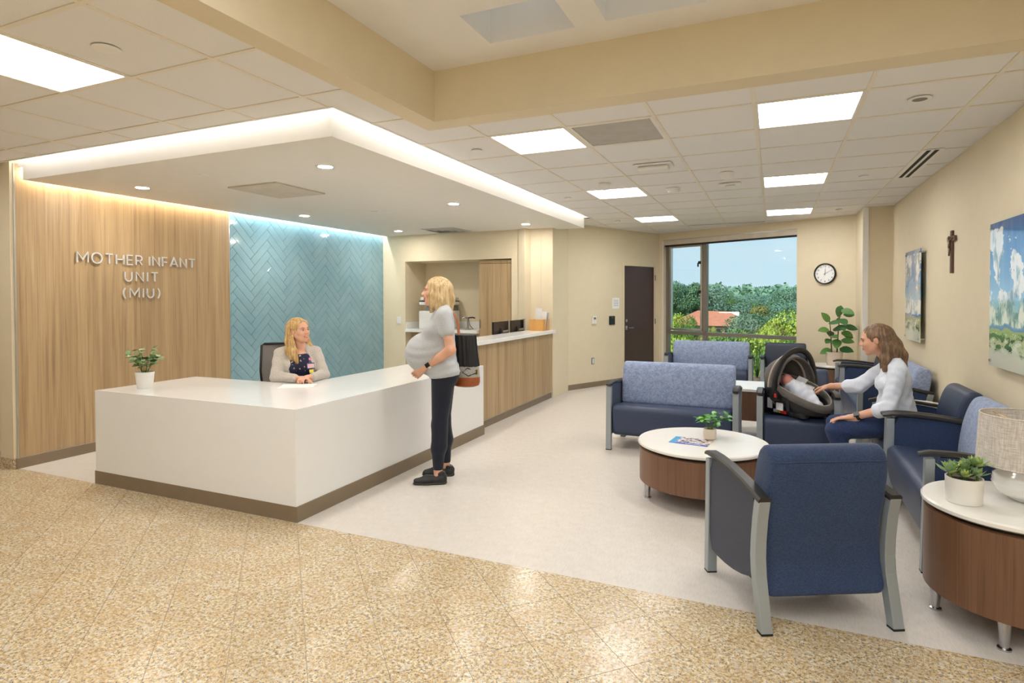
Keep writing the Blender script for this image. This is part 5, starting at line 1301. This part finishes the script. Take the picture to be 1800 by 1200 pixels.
# ------------------------------------------------------------------ receptionist
def receptionist():
    root = thing('person', 'smiling receptionist with long blond hair in light cardigan behind the desk', 'person', (-4.07, 4.265, 0), math.radians(-40))
    HM = TR(.035, .004, 1.205, math.radians(36), math.radians(-4), math.radians(4))
    torso = SDF(); torso.ell((-.03, 0, .575), (.13, .175, .115), .04); torso.ell((-.015, 0, .74), (.105, .145, .17), .05); torso.ell((.0, 0, .90), (.100, .150, .13), .05)
    for q in (-1, 1): torso.ell((.075, q*.072, .865), (.062, .068, .062), .03)
    torso.cone((-.012, -.122, 1.000), (-.012, .122, 1.000), .050, .050, .04)
    up = SDF()
    for q in (-1, 1): up.cone((-.012, q*.09, 1.018), (.005, q*.02, 1.07), .038, .038, .03)
    up.cone((.0, 0, 1.02), (.018, 0, 1.13), .052, .048, .02)
    RA = [V(-.005, -.158, .992), V(.145, -.205, .800), V(.345, -.055, .800)]; LA = [V(-.005, .158, .992), V(.150, .205, .800), V(.345, .068, .800)]
    arms = SDF()
    for A_ in (LA, RA): arms.chain(A_, [.047, .038, .026], .02)
    hands = hand_sdf(RA[2]+V(.016, .012, .002), V(.50, .80, -.05), V(.3, -.1, -.9), 1, .62).add(hand_sdf(LA[2]+V(.014, -.012, .010), V(.62, -.70, .0), V(.2, -.2, -.9), -1, .66))
    legs = SDF()
    for q in (-1, 1): legs.chain([V(-.02, q*.09, .56), V(.40, q*.10, .53), V(.36, q*.10, .10)], [.088, .058, .036], .03); legs.cone(V(.35, q*.10, .045), V(.50, q*.11, .035), .034, .028, .02)
    head = head_sdf().xf(HM)
    SDF().add(torso).add(up).add(arms).add(hands).add(legs).add(head).build('body', 'skin', root, .0055)
    face_parts(root, HM, smile=True)
    tp = SDF().add(torso); tp.infl = .006; tp.cut((.02, 0, 1.005), (.30, 0, 1)); tp.build('floral_top', 'floral_navy', root, .006)
    lg = SDF().add(legs).add(SDF().ell((-.03, 0, .575), (.13, .175, .115), .04)); lg.infl = .007; lg.cut((0, 0, .66), (0, 0, 1)); lg.cut((0, 0, .10), (0, 0, -1)); lg.build('trousers', 'legging', root, .008)
    for q in (-1, 1): s = SDF().cone(V(.335, q*.10, .045), V(.51, q*.11, .035), .040, .030, .02); s.cut((0, 0, .005), (0, 0, -1)); s.build('shoe', 'shoe_black', root, .006)
    cd = SDF().add(torso)
    for q in (-1, 1): cd.cone((-.012, q*.09, 1.018), (-.008, q*.05, 1.045), .036, .034, .03)
    for A_ in (LA, RA): cd.chain([A_[0], A_[1], A_[1]*.08+A_[2]*.92], [.049, .042, .032], .025)
    cd.infl = .009; cd.ell((.16, .012, .82), (.20, .108, .30), .012, -1); cd.ell((.05, 0, 1.06), (.085, .062, .07), .012, -1)
    cd.disp = ribs(70, .0022, 1, 2); cd.build('cardigan', 'cardigan', root, .0055)
    hr = SDF(); hr.ell((-.020, 0, .032), (.104, .087, .094), .02)
    for q, ln in ((-1, .0), (1, .0)):
        hr.chain([V(.010, q*.070, .06), V(-.012, q*.088, -.02), V(-.012, q*.092, -.10), V(.012, q*.098, -.18), V(.030, q*.090, -.285)], [.030, .022, .026, .030, .016], .025)
        hr.chain([V(-.05, q*.06, .03), V(-.055, q*.08, -.08), V(-.04, q*.098, -.18), V(-.01, q*.105, -.25)], [.035, .034, .034, .018], .03)
    hr.chain([V(-.085, 0, .03), V(-.095, 0, -.08), V(-.085, 0, -.20)], [.05, .048, .04], .03); hr.ell((.094, 0, -.030), (.062, .078, .112), .015, -1)
    for q in (-1, 1): hr.ell((.010, q*.095, -.008), (.028, .022, .035), .008, -1)
    hr.xf(HM); hr.disp = strands((.03, 0), 24, .0015); hr.build('hair', 'hair_gold', root, .0045)
    for q in (-1, 1):
        p = HM @ Vector((.002, q*.084, -.036)); MB().ellipsoid(p, (.005, .005, .005), 10, 8).build('earring', 'paper', root, smooth=True)
    # badges on her left chest
    bM = TR(.150, .092, .885, math.radians(18), math.radians(-12)) 
    bd = MB().box((-.001, -.036, -.028), (.002, .036, .028), bM).build('name_badge', 'badge_blue', root); MB().box((.0022, -.032, -.020), (.0032, .032, .018), bM).build('badge_print', 'badge_white', bd)
    MB().box((-.001, -.018, -.066), (.002, .022, -.034), bM).build('badge_card', 'badge_yellow', bd); MB().box((-.002, -.012, .052), (.001, .010, .075), bM).build('badge_reel', 'badge_pink', bd)
    MB().tube([Vector(RA[2]+V(.058, .052, .024)), Vector(RA[2]+V(.062, .058, .022))], .006, 8).build('ring', 'steel', root, smooth=True)
receptionist()

# ------------------------------------------------------------------ woman seated beside the car seat
def mother():
    OX, OY = .95, 5.42
    root = thing('person', 'seated woman in white shirt and jeans reaching toward the baby', 'person', (OX, OY, 0), math.pi)
    Lw = lambda X, Y, z: V(OX-X, OY-Y, z)
    HM = TR(.222, 0, 1.172, math.radians(-4), math.radians(12))
    torso = SDF(); torso.ell((.075, 0, .545), (.125, .175, .115), .04); torso.ell((.085, 0, .70), (.100, .145, .15), .05); torso.ell((.085, 0, .85), (.100, .155, .14), .05)
    for q in (-1, 1): torso.ell((.150, q*.070, .825), (.058, .066, .060), .03)
    torso.cone((.095, -.135, .965), (.095, .135, .965), .052, .052, .04)
    up = SDF()
    for q in (-1, 1): up.cone((.095, q*.085, .985), (.13, q*.02, 1.035), .038, .038, .03)
    up.cone((.115, 0, .99), (.185, 0, 1.095), .050, .047, .02)
    LA = [V(.095, .175, .955), V(.165, .235, .675), V(.372, .150, .580)]
    RA = [V(.105, -.170, .950), Lw(.640, 5.665, .765), Lw(.455, 5.805, .735)]
    arms = SDF()
    for A_ in (LA, RA): arms.chain(A_, [.048, .038, .026], .02)
    hands = hand_sdf(LA[2]+V(.012, -.006, -.004), V(.90, -.20, -.19), V(-.1, .0, -1), -1, (.16, .14, .16, .20), 1.1).add(hand_sdf(RA[2]+V(.015, -.012, -.004), V(.80, -.36, -.30), V(-.2, .3, -.9), 1, .55))
    legs = SDF(); hp = {1: [V(.08, .092, .535), V(.500, .125, .455), V(.455, .13, .27), V(.430, .13, .09)], -1: [V(.08, -.092, .535), V(.480, -.085, .470), V(.445, -.09, .27), V(.43, -.09, .09)]}
    for q in (1, -1): legs.chain(hp[q], [.094, .062, .052, .038], .03); legs.cone(hp[q][3]+V(-.01, 0, -.045), hp[q][3]+V(.15, 0, -.058), .034, .028, .02)
    head = head_sdf().xf(HM)
    SDF().add(torso).add(up).add(arms).add(hands).add(legs).add(head).build('body', 'skin', root, .0055)
    face_parts(root, HM)
    sh = SDF().add(torso)
    for q in (-1, 1): sh.cone((.09, q*.085, .990), (.10, q*.05, 1.015), .040, .038, .03)
    sh.cone((.08, -.05, .66), (.07, -.06, .55), .105, .125, .05); sh.cone((.08, .05, .66), (.07, .06, .55), .105, .125, .05)
    for A_, f in ((LA, .28), (RA, .34)): sh.chain([A_[0], A_[1], A_[1]*(1-f)+A_[2]*f], [.051, .049, .047], .03)
    sh.cut((.08, 0, .505), (-.20, 0, -1)); sh.cut((.14, 0, 1.045), (.45, 0, 1))
    for A_, f in ((LA, .28), (RA, .34)): pass
    sh.infl = .008; sh.disp = lambda P: (.0026*np.sin(P[..., 0]*62+P[..., 2]*30+P[..., 1]*26+2*np.sin(P[..., 2]*17))+.0016*np.sin(P[..., 0]*40-P[..., 2]*85+P[..., 1]*50+2*np.sin(P[..., 1]*23))).astype(np.float32); sh.build('shirt', 'white_shirt', root, .0055)
    for A_, f in ((LA, .28), (RA, .34)):
        c = A_[1]*(1-f)+A_[2]*f; d = (A_[2]-A_[1])/np.linalg.norm(A_[2]-A_[1]); MB().tube([Vector(c-d*.028), Vector(c-d*.02), Vector(c+d*.018), Vector(c+d*.024)], [.052, .057, .055, .048], 20).build('rolled_cuff', 'white_shirt', root, smooth=True)
    MB().sweep([Vector((.128, -.062, 1.022)), Vector((.078, -.052, 1.055)), Vector((.062, 0, 1.066)), Vector((.078, .052, 1.055)), Vector((.128, .062, 1.022)), Vector((.165, .04, .985))], [(-.004, -.022), (.004, -.022), (.004, .022), (-.004, .022)]).build('collar', 'white_shirt', root, smooth=True, angle=.6)
    jn = SDF().add(legs).add(SDF().ell((.075, 0, .545), (.125, .175, .115), .04)); jn.infl = .008; jn.cut((0, 0, .64), (0, 0, 1)); jn.cut((0, 0, .10), (0, 0, -1)); jn.disp = ribs(80, .0016); jn.build('jeans', 'denim', root, .006)
    for q in (1, -1): a = hp[q][3]; s = SDF().cone(a+V(-.015, 0, -.045), a+V(.16, 0, -.058), .042, .030, .02); s.cut((0, 0, .004), (0, 0, -1)); s.build('shoe', 'shoe_black', root, .006)
    hr = SDF(); hr.ell((-.022, 0, .030), (.105, .086, .094), .02)
    for q in (-1, 1):
        hr.chain([V(-.035, q*.066, .02), V(-.055, q*.080, -.07), V(-.030, q*.090, -.15), V(-.010, q*.085, -.235)], [.034, .034, .034, .018], .03)
        hr.chain([V(-.06, q*.045, .0), V(-.10, q*.06, -.10), V(-.105, q*.055, -.20)], [.04, .040, .026], .03)
    hr.chain([V(-.085, 0, .03), V(-.120, 0, -.06), V(-.145, 0, -.15), V(-.150, 0, -.235)], [.05, .046, .042, .02], .03)
    hr.ell((.088, 0, -.030), (.066, .084, .112), .012, -1); 
    for q in (-1, 1): hr.ell((.006, q*.095, -.012), (.026, .024, .036), .006, -1)
    hr.xf(HM); hr.disp = strands((.19, 0), 24, .0020); hr.build('hair', 'hair_brown', root, .0045)
    p = HM @ Vector((-.122, .018, .03)); MB().ellipsoid(p, (.012, .022, .010), 10, 8).build('hair_clip', 'crucifix_wood', root, smooth=True)
    c = LA[2]*.90+LA[1]*.10; d = (LA[2]-LA[1])/np.linalg.norm(LA[2]-LA[1])
    wt = MB().sweep([Vector(c-d*.011), Vector(c+d*.011)], [(.0335*math.cos(a), .0325*math.sin(a)) for a in np.linspace(0, 2*math.pi, 20, endpoint=False)]).build('watch_band', 'watch_black', root, smooth=True, angle=.7)
    s = V(-.25, .75, .6); s = s-d*(s@d); s /= np.linalg.norm(s); u = np.cross(s, d); cc = Vector(c+s*.034)
    Mx = Matrix(((d[0], u[0], s[0], cc.x), (d[1], u[1], s[1], cc.y), (d[2], u[2], s[2], cc.z), (0, 0, 0, 1))); MB().box((-.020, -.018, -.006), (.020, .018, .006), Mx).build('watch_face', 'watch_black', wt, bevel=.003)
mother()

# ------------------------------------------------------------------ infant car seat (local: x toward the feet end)
plain('seat_shell', srgb(26, 25, 26), .45, var=.1); fabric('seat_grey', srgb(86, 82, 78), srgb(108, 103, 98), 300, .85, .2, .1); fabric('seat_lining', srgb(62, 62, 68), srgb(78, 78, 84), 300); plain('seat_trim', srgb(176, 164, 150), .7); plain('label_white', srgb(222, 222, 226), .5, var=.08, vscale=90)
cs = thing('infant_car_seat', 'grey and black infant car seat with raised handle on the navy armchair', 'car seat', (.165, 5.945, .447), math.radians(-46))
Mt = Matrix.Translation((0, 0, 0)) @ Matrix.Rotation(math.radians(19), 4, 'Y')     # head end (negative x) raised
def local(x, y, z): return np.array(Mt @ Vector((x, y, z)))
s = SDF(); RT = Matrix.Rotation(math.radians(19), 4, 'Y')
s.ell(local(-.02, 0, .19), (.335, .205, .175), .02, 1, RT); s.ell(local(-.01, 0, .275), (.30, .172, .19), .02, -1, RT); s.cut(local(0, 0, .225), (RT @ Vector((0, 0, 1))).to_tuple()); s.cut((0, 0, .035), (0, 0, -1))
s.build('shell', 'seat_shell', cs, .007)
b = SDF().cone((-.16, -.09, .035), (.20, -.09, .035), .05, .05, .02).cone((-.16, .09, .035), (.20, .09, .035), .05, .05, .02).ell((.0, 0, .06), (.24, .15, .06), .03); b.cut((0, 0, .0), (0, 0, -1)); b.build('base', 'seat_shell', cs, .008)
rim = [Vector(local(.322*math.cos(a)-.02, .198*math.sin(a), .222-.012*math.cos(2*a))) for a in np.linspace(0, 2*math.pi, 56, endpoint=False)]
MB().sweep(rim, [(.026*math.cos(a), .034*math.sin(a)) for a in np.linspace(0, 2*math.pi, 10, endpoint=False)], closed=True).build('padded_rim', 'seat_grey', cs, smooth=True)
MB().tube([p_+Vector((0, 0, .034)) for p_ in rim], .0045, 6, closed=True).build('rim_piping', 'seat_trim', cs, smooth=True)
pd = SDF(); pd.ell(local(-.01, 0, .165), (.295, .168, .075), .02, 1, RT); pd.cut(local(0, 0, .165), (RT @ Vector((0, 0, 1))).to_tuple()); pd.build('seat_pad', 'seat_lining', cs, .008)
# hood over the head end
hd = SDF(); hd.ell(local(-.10, 0, .235), (.275, .222, .275), .01, 1, RT); hd.ell(local(-.085, 0, .225), (.262, .210, .262), .005, -1, RT); hd.cut(local(-.055, 0, .30), (.80, 0, .05)); hd.cut(local(0, 0, .232), (RT @ Vector((0, 0, -1))).to_tuple())
hd.disp = lambda P: (.004*np.cos(np.arctan2(P[..., 2]-.22, -(P[..., 0]+.02))*11)).astype(np.float32); hd.build('hood', 'seat_grey', cs, .006)
arcp = [Vector((-.058+.012*math.sin(a), .214*math.cos(a), .248+.268*math.sin(a))) for a in np.linspace(0, math.pi, 28)]
MB().sweep(arcp, [(-.028, -.007), (.028, -.007), (.028, .007), (-.028, .007)], up=(1, 0, 0)).build('hood_trim', 'seat_trim', cs, smooth=True, angle=.7)
hdl = [Vector((.015+.035*math.sin(a)**2, .238*math.cos(a), .185+.40*math.sin(a)**.8)) for a in np.linspace(0, math.pi, 36)]
MB().sweep(hdl, [(.027*math.cos(a), .016*math.sin(a)) for a in np.linspace(0, 2*math.pi, 12, endpoint=False)], up=(1, 0, 0)).build('carry_handle', 'seat_shell', cs, smooth=True)
for q in (-1, 1):
    hub = MB().tube([(.015, q*.200, .185), (.015, q*.250, .185)], .050, 24).build('handle_hub', 'seat_shell', cs, smooth=True, angle=.6)
    MB().box((.028, q*.250-.006, .170), (.052, q*.250+.006, .205)).build('release_button', 'red', hub, bevel=.005)
for (x, z, w, h_, m_, nm) in ((.03, .085, .075, .065, 'label_white', 'warning_label'), (-.085, .10, .05, .09, 'label_white', 'warning_label')):
    MB().box((x-w/2, -.196, z-h_/2), (x+w/2, -.186, z+h_/2)).build(nm, m_, cs)
for (x, w, m_) in ((-.06, .05, 'label_white'), (-.018, .030, 'yellow_label'), (.032, .066, 'red')):
    MB().box((x-w/2, -.150, .018), (x+w/2, -.144, .045)).build('instruction_label', m_, cs)
for (x, y, z, w, l, m_) in ((-.02, .120, .30, .05, .10, 'label_white'), (.03, .150, .235, .05, .09, 'label_white'), (-.02, .152, .30, .008, .10, 'yellow_label'), (.03, .172, .24, .010, .09, 'yellow_label')):
    MB().box((-l/2, -w/2, -.002), (l/2, w/2, .002), TR(x, y, z, .1, .25, .9)).build('harness_label', m_, cs)
MB().sweep([(.10, -.16, .23), (.13, -.205, .18), (.135, -.20, .06), (.14, -.17, .01)], [(-.011, -.002), (.011, -.002), (.011, .002), (-.011, .002)]).build('strap', 'seat_shell', cs, smooth=True, angle=.6)
MB().sweep([Vector(local(-.10, .05, .16)), Vector(local(.05, .045, .205)), Vector(local(.15, .01, .20))], [(-.014, -.002), (.014, -.002), (.014, .002), (-.014, .002)]).build('harness', 'seat_shell', cs, smooth=True, angle=.6)
# baby
by = thing('baby', 'newborn baby in pink cap swaddled in white inside the car seat', 'baby', (.165, 5.945, .447), math.radians(-46))
bs_ = SDF(); hc = local(-.135, -.035, .265)
bs_.ell(hc, (.058, .050, .052), .01); bs_.ell(hc+V(.020, -.022, .022), (.036, .034, .034), .02); bs_.ell(hc+V(.026, -.040, .040), (.008, .008, .008), .01); bs_.ell(hc+V(.05, -.02, -.01), (.05, .05, .045), .03)
bs_.cone(local(-.09, -.03, .245), local(.08, -.01, .225), .055, .06, .03); bs_.cone(local(.08, -.01, .225), local(.20, .0, .205), .055, .03, .03); bs_.build('body', 'baby_skin', by, .005)
sw = SDF().cone(local(-.082, -.028, .245), local(.04, -.015, .235), .068, .078, .03).cone(local(.04, -.015, .235), local(.215, .0, .205), .076, .040, .03).ell(local(-.06, -.055, .275), (.045, .045, .035), .03); sw.disp = lambda P: (.005*np.sin(P[..., 0]*45+P[..., 1]*70)+.003*np.sin(P[..., 0]*90-P[..., 2]*60)).astype(np.float32); sw.build('swaddle', 'white_shirt', by, .006)
plain('cap_pink', srgb(236, 158, 178), .85); hcap = SDF().ell(hc+V(-.012, .004, .002), (.060, .055, .058), .01); hcap.cut(hc+V(.026, 0, 0), (1, -.35, .35)); hcap.build('cap', 'cap_pink', by, .005)
for q in ((.040, -.045, .032), (.048, -.028, .040)): MB().ellipsoid(hc+V(*q), (.006, .004, .002), 8, 6).build('closed_eye', 'brow', by, smooth=True)
# ------------------------------------------------------------------ outside: lawn, building with red roof, trees (the room is on an upper floor)
GZ = -8.0
def fol(name, c1, c2, c3):
    t = NT(name); n = t.noise(t.coord(), 3.0, 3); oi = t.n('ObjectInfo')
    g = t.n('NewGeometry'); rn = t.ramp(g.outputs['Random Per Island'], [(0.0, c1), (0.5, c2), (1.0, c3)])
    t.col(t.mix(0.4, rn, t.ramp(n, [(0.35, c1), (0.65, c3)]))); t.b.inputs['Roughness'].default_value = .65; t.b.inputs['Specular IOR Level'].default_value = .2
fol('fol_yellow', srgb(112, 136, 40), srgb(168, 186, 62), srgb(206, 216, 104)); fol('fol_green', srgb(62, 98, 44), srgb(98, 136, 62), srgb(140, 172, 88)); fol('fol_grey', srgb(84, 110, 92), srgb(118, 144, 122), srgb(152, 174, 148))
fol('fol_dark', srgb(62, 98, 74), srgb(92, 132, 98), srgb(130, 164, 120)); fol('fol_haze', srgb(96, 136, 120), srgb(122, 160, 138), srgb(148, 180, 152)); fol('fol_olive', srgb(104, 106, 50), srgb(136, 136, 72), srgb(160, 158, 94))  # the far tone is paler and bluer: distance haze put into leaf colour
plain('lawn', srgb(124, 152, 72), .9, var=.2, vscale=.15); plain('bark', srgb(86, 70, 54), .9); plain('roof_red', srgb(206, 132, 100), .7, var=.12, vscale=1.5); plain('brick_wall', srgb(150, 120, 100), .8); plain('far_window', srgb(50, 58, 66), .2); plain('flat_roof', srgb(232, 234, 234), .7); plain('asphalt', srgb(150, 150, 150), .9)
g0 = MB().add([(-900, 13.5, GZ), (900, 13.5, GZ), (900, 1500, GZ), (-900, 1500, GZ)], [(0, 1, 2, 3)]); tag(struct('ground', g0, 'lawn'), 'green lawn and ground outside far below the window')
def crown_mesh(seed, ncl, nq, card, shape):
    R_ = np.random.default_rng(seed); vs_ = []; fs = []
    cl = []
    for i in range(ncl):
        if shape == 'cone': z = R_.uniform(.12, .98); r = (1-z)*.42+.06; a = R_.uniform(0, 6.28); cl.append((r*.8*math.cos(a), r*.8*math.sin(a), z, .10+.10*(1-z)))
        else:
            z = R_.uniform(.30, .92); e = math.sqrt(max(0, 1-((z-.58)/.40)**2)); a = R_.uniform(0, 6.28); q = .40*e*math.sqrt(R_.uniform(.15, 1)); cl.append((q*math.cos(a), q*math.sin(a), z, R_.uniform(.11, .20)))
    C_ = np.array(cl)[np.arange(nq) % ncl]; d = R_.normal(size=(nq, 3)); d /= np.linalg.norm(d, axis=1)[:, None]
    P_ = C_[:, :3]+d*C_[:, 3:4]*np.array((1, 1, .8))*R_.uniform(.8, 1.05, (nq, 1)); nr = d+R_.normal(size=(nq, 3))*.45; nr /= np.linalg.norm(nr, axis=1)[:, None]
    u = np.cross(nr, R_.normal(size=(nq, 3))); u /= np.linalg.norm(u, axis=1)[:, None]; w = np.cross(nr, u); c = card*R_.uniform(.6, 1.3, (nq, 1))
    vs_ = np.stack([P_+u*c, P_+w*c*.7, P_-u*c, P_-w*c*.7], 1).reshape(-1, 3).tolist(); fs = np.arange(nq*4).reshape(-1, 4).tolist()
    me = bpy.data.meshes.new('crown'); me.from_pydata(vs_, [], fs); me.update(); return me
CR = {}
def crown(kind, shape, mat, var):
    key = (shape, mat, var)
    if key not in CR:
        me = crown_mesh(hash((shape, var)) % 1000+var*7 if False else var*31+(5 if shape == 'cone' else 1), 34, 15000 if kind == 'near' else 9000, .0135 if kind == 'near' else .0150, shape); me.materials.append(MATS[mat]); CR[key] = me
    return CR[key]
trunk_me = MB().tube([(0, 0, 0), (.01, 0, .30), (0, .01, .62)], [.030, .022, .010], 8).mesh('trunk'); trunk_me.materials.append(MATS['bark'])
def tree(px, top_y, dist, w, mat, shape, kind, var, label, group=None):
    p = at_dist(px, top_y, dist); h = p.z-GZ
    root = thing('tree', label, 'tree', (p.x, p.y, GZ), var*1.3, group)
    a = bpy.data.objects.new('crown', crown(kind, shape, mat, var)); COL.objects.link(a); a.parent = root; a.scale = (w, w, h)
    b = bpy.data.objects.new('trunk', trunk_me); COL.objects.link(b); b.parent = root; b.scale = (h*.9, h*.9, h)
tree(1396, 556, 46, 5.4, 'fol_yellow', 'round', 'near', 1, 'bright yellow green tree at the right edge of the window')
tree(1364, 570, 40, 3.6, 'fol_yellow', 'round', 'near', 2, 'lower yellow green tree beside the bright one at the window edge')
tree(1184, 556, 52, 4.6, 'fol_yellow', 'round', 'near', 3, 'yellow green tree at the left edge of the window')
tree(1210, 562, 50, 2.8, 'fol_green', 'round', 'near', 4, 'mid green tree in front of the red roof left of the mullion')
tree(1246, 576, 58, 2.2, 'fol_yellow', 'round', 'near', 5, 'small yellow green tree just right of the mullion')
tree(1318, 557, 66, 5.0, 'fol_grey', 'round', 'near', 1, 'soft grey green tree in front of the red roofed building')
tree(1264, 581, 42, 4.6, 'fol_olive', 'round', 'near', 2, 'olive coloured rounded shrub tree below the building windows')
tree(1346, 577, 44, 5.0, 'fol_olive', 'round', 'near', 4, 'olive coloured rounded shrub tree left of the bright tree')
tree(1336, 541, 105, 8.5, 'fol_olive', 'cone', 'near', 3, 'tall olive conifer standing before the forest')
tree(1330, 552, 90, 12, 'fol_dark', 'round', 'near', 5, 'dark green broad tree right of the red roof')
for i, (px, y, dd, w, m) in enumerate(((1182, 588, 33, 4.5, 'fol_green'), (1215, 592, 30, 4.5, 'fol_yellow'), (1250, 594, 31, 4.0, 'fol_green'), (1290, 593, 29, 4.5, 'fol_green'), (1325, 598, 27, 4.0, 'fol_yellow'), (1362, 594, 29, 4.6, 'fol_yellow'), (1400, 592, 30, 4.0, 'fol_green'), (1332, 622, 22, 3.6, 'fol_green'))):
    tree(px, y, dd, w, m, 'round', 'near', 1+i % 5, ('%s leafy tree from the left just below the window rail' % 'first second third fourth fifth sixth seventh'.split()[i]) if i < 7 else 'lowest green tree seen between the two far seats', 'low trees under the window')
ORD = 'first second third fourth fifth sixth seventh eighth ninth tenth eleventh twelfth thirteenth fourteenth fifteenth sixteenth seventeenth eighteenth'.split()
for i, (px, y, dd, w) in enumerate(((1176, 494, 150, 11), (1190, 498, 158, 12), (1203, 508, 165, 11), (1219, 500, 150, 12), (1233, 507, 160, 10), (1247, 503, 155, 12), (1262, 513, 175, 13), (1276, 518, 190, 14), (1290, 522, 205, 15), (1304, 520, 230, 16), (1318, 522, 215, 15), (1331, 519, 235, 17), (1345, 521, 225, 16), (1358, 518, 240, 16), (1370, 517, 215, 15), (1383, 514, 200, 14), (1396, 507, 180, 13), (1408, 503, 175, 13),
                              (1195, 520, 158, 10), (1225, 524, 166, 10), (1262, 530, 160, 10), (1285, 534, 155, 13), (1308, 533, 160, 13), (1352, 533, 165, 13), (1372, 534, 150, 13), (1392, 530, 145, 13), (1388, 545, 110, 11), (1362, 549, 105, 10), (1404, 543, 112, 11), (1348, 556, 95, 9))):
    tree(px, y, dd, w, ('fol_dark', 'fol_haze', 'fol_green', 'fol_dark')[i % 4] if dd < 200 else 'fol_haze', 'cone' if i in (1, 3, 12) else 'round', 'far', 6+i % 4, (ORD[i]+' tree from the left along the forest skyline') if i < 18 else (ORD[i-18]+' tree from the left in the forest row' if i < 26 else ('green tree above the bright tree', 'green tree left of the bright tree crown', 'green tree at the right pane edge above the bright tree', 'small green tree beside the olive shrub tree')[i-26])+(' below the skyline' if i < 26 else ''), 'forest trees')
# distant woodland: an uncountable ridge of crowns
vs_ = []; fs = []; rg = np.random.default_rng(9)
for i in range(9000):
    px = rg.uniform(1120, 1450); dd = rg.uniform(330, 900); q = at_dist(px, 521, dd); z = GZ+rg.uniform(0, 1)**.5*(12+dd*.006)+3*math.sin(px*.11+dd*.02)
    c = rg.uniform(1.0, 2.4)*dd/500; d = rg.normal(size=3); d[2] = abs(d[2]); d /= np.linalg.norm(d); u = np.cross(d, rg.normal(size=3)); u /= np.linalg.norm(u); w = np.cross(d, u); p = np.array((q.x, q.y, z)); b = len(vs_)
    vs_ += [tuple(p+u*c), tuple(p+w*c), tuple(p-u*c), tuple(p-w*c)]; fs.append((b, b+1, b+2, b+3))
o = MB().add(vs_, fs).build('woodland', 'fol_haze'); tag(o, 'distant continuous woodland along the horizon', 'woodland', kind='stuff')
# red roofed building
c = at_dist(1246, 560, 132); ang = math.atan2(c.y, c.x)-math.pi/2
bd = thing('building', 'low building with hipped red tile roof beyond the trees', 'building', (c.x, c.y, GZ), ang)
W2, D2, EZ, RZ_ = 8.6, 6.0, 3.75, 6.7
MB().box((-W2+.6, -D2+.6, 0), (W2-.6, D2-.6, EZ)).build('walls', 'brick_wall', bd)
MB().add([(-W2, -D2, EZ), (W2, -D2, EZ), (W2, D2, EZ), (-W2, D2, EZ), (-2.2, 0, RZ_), (4.0, 0, RZ_-.2)], [(0, 1, 5, 4), (1, 2, 5), (2, 3, 4, 5), (3, 0, 4), (3, 2, 1, 0)]).build('roof', 'roof_red', bd)
MB().box((2.0, -.6, RZ_-1.2), (6.0, 3.0, RZ_-.3)).build('flat_roof', 'flat_roof', bd)
MB().add([(-W2-5, -1, EZ-.3), (-W2+1, -3, EZ-.3), (-W2+1, 4, EZ-.3), (-W2-5, 4, EZ-.3), (-W2-2, 1.5, EZ+1.9)], [(0, 1, 4), (1, 2, 4), (2, 3, 4), (3, 0, 4)]).build('wing_roof', 'roof_red', bd)
MB().box((-W2-4.5, -.5, 0), (-W2+.6, 3.5, EZ-.3)).build('wing_walls', 'brick_wall', bd)
for i in range(7):
    x = -W2+1.8+i*2.1; f = MB().box((x-.75, -D2+.50, 1.2), (x+.75, -D2+.60, 3.3)).build('window', 'window_metal', bd); MB().box((x-.65, -D2+.46, 1.3), (x+.65, -D2+.50, 3.2)).build('pane', 'far_window', f)
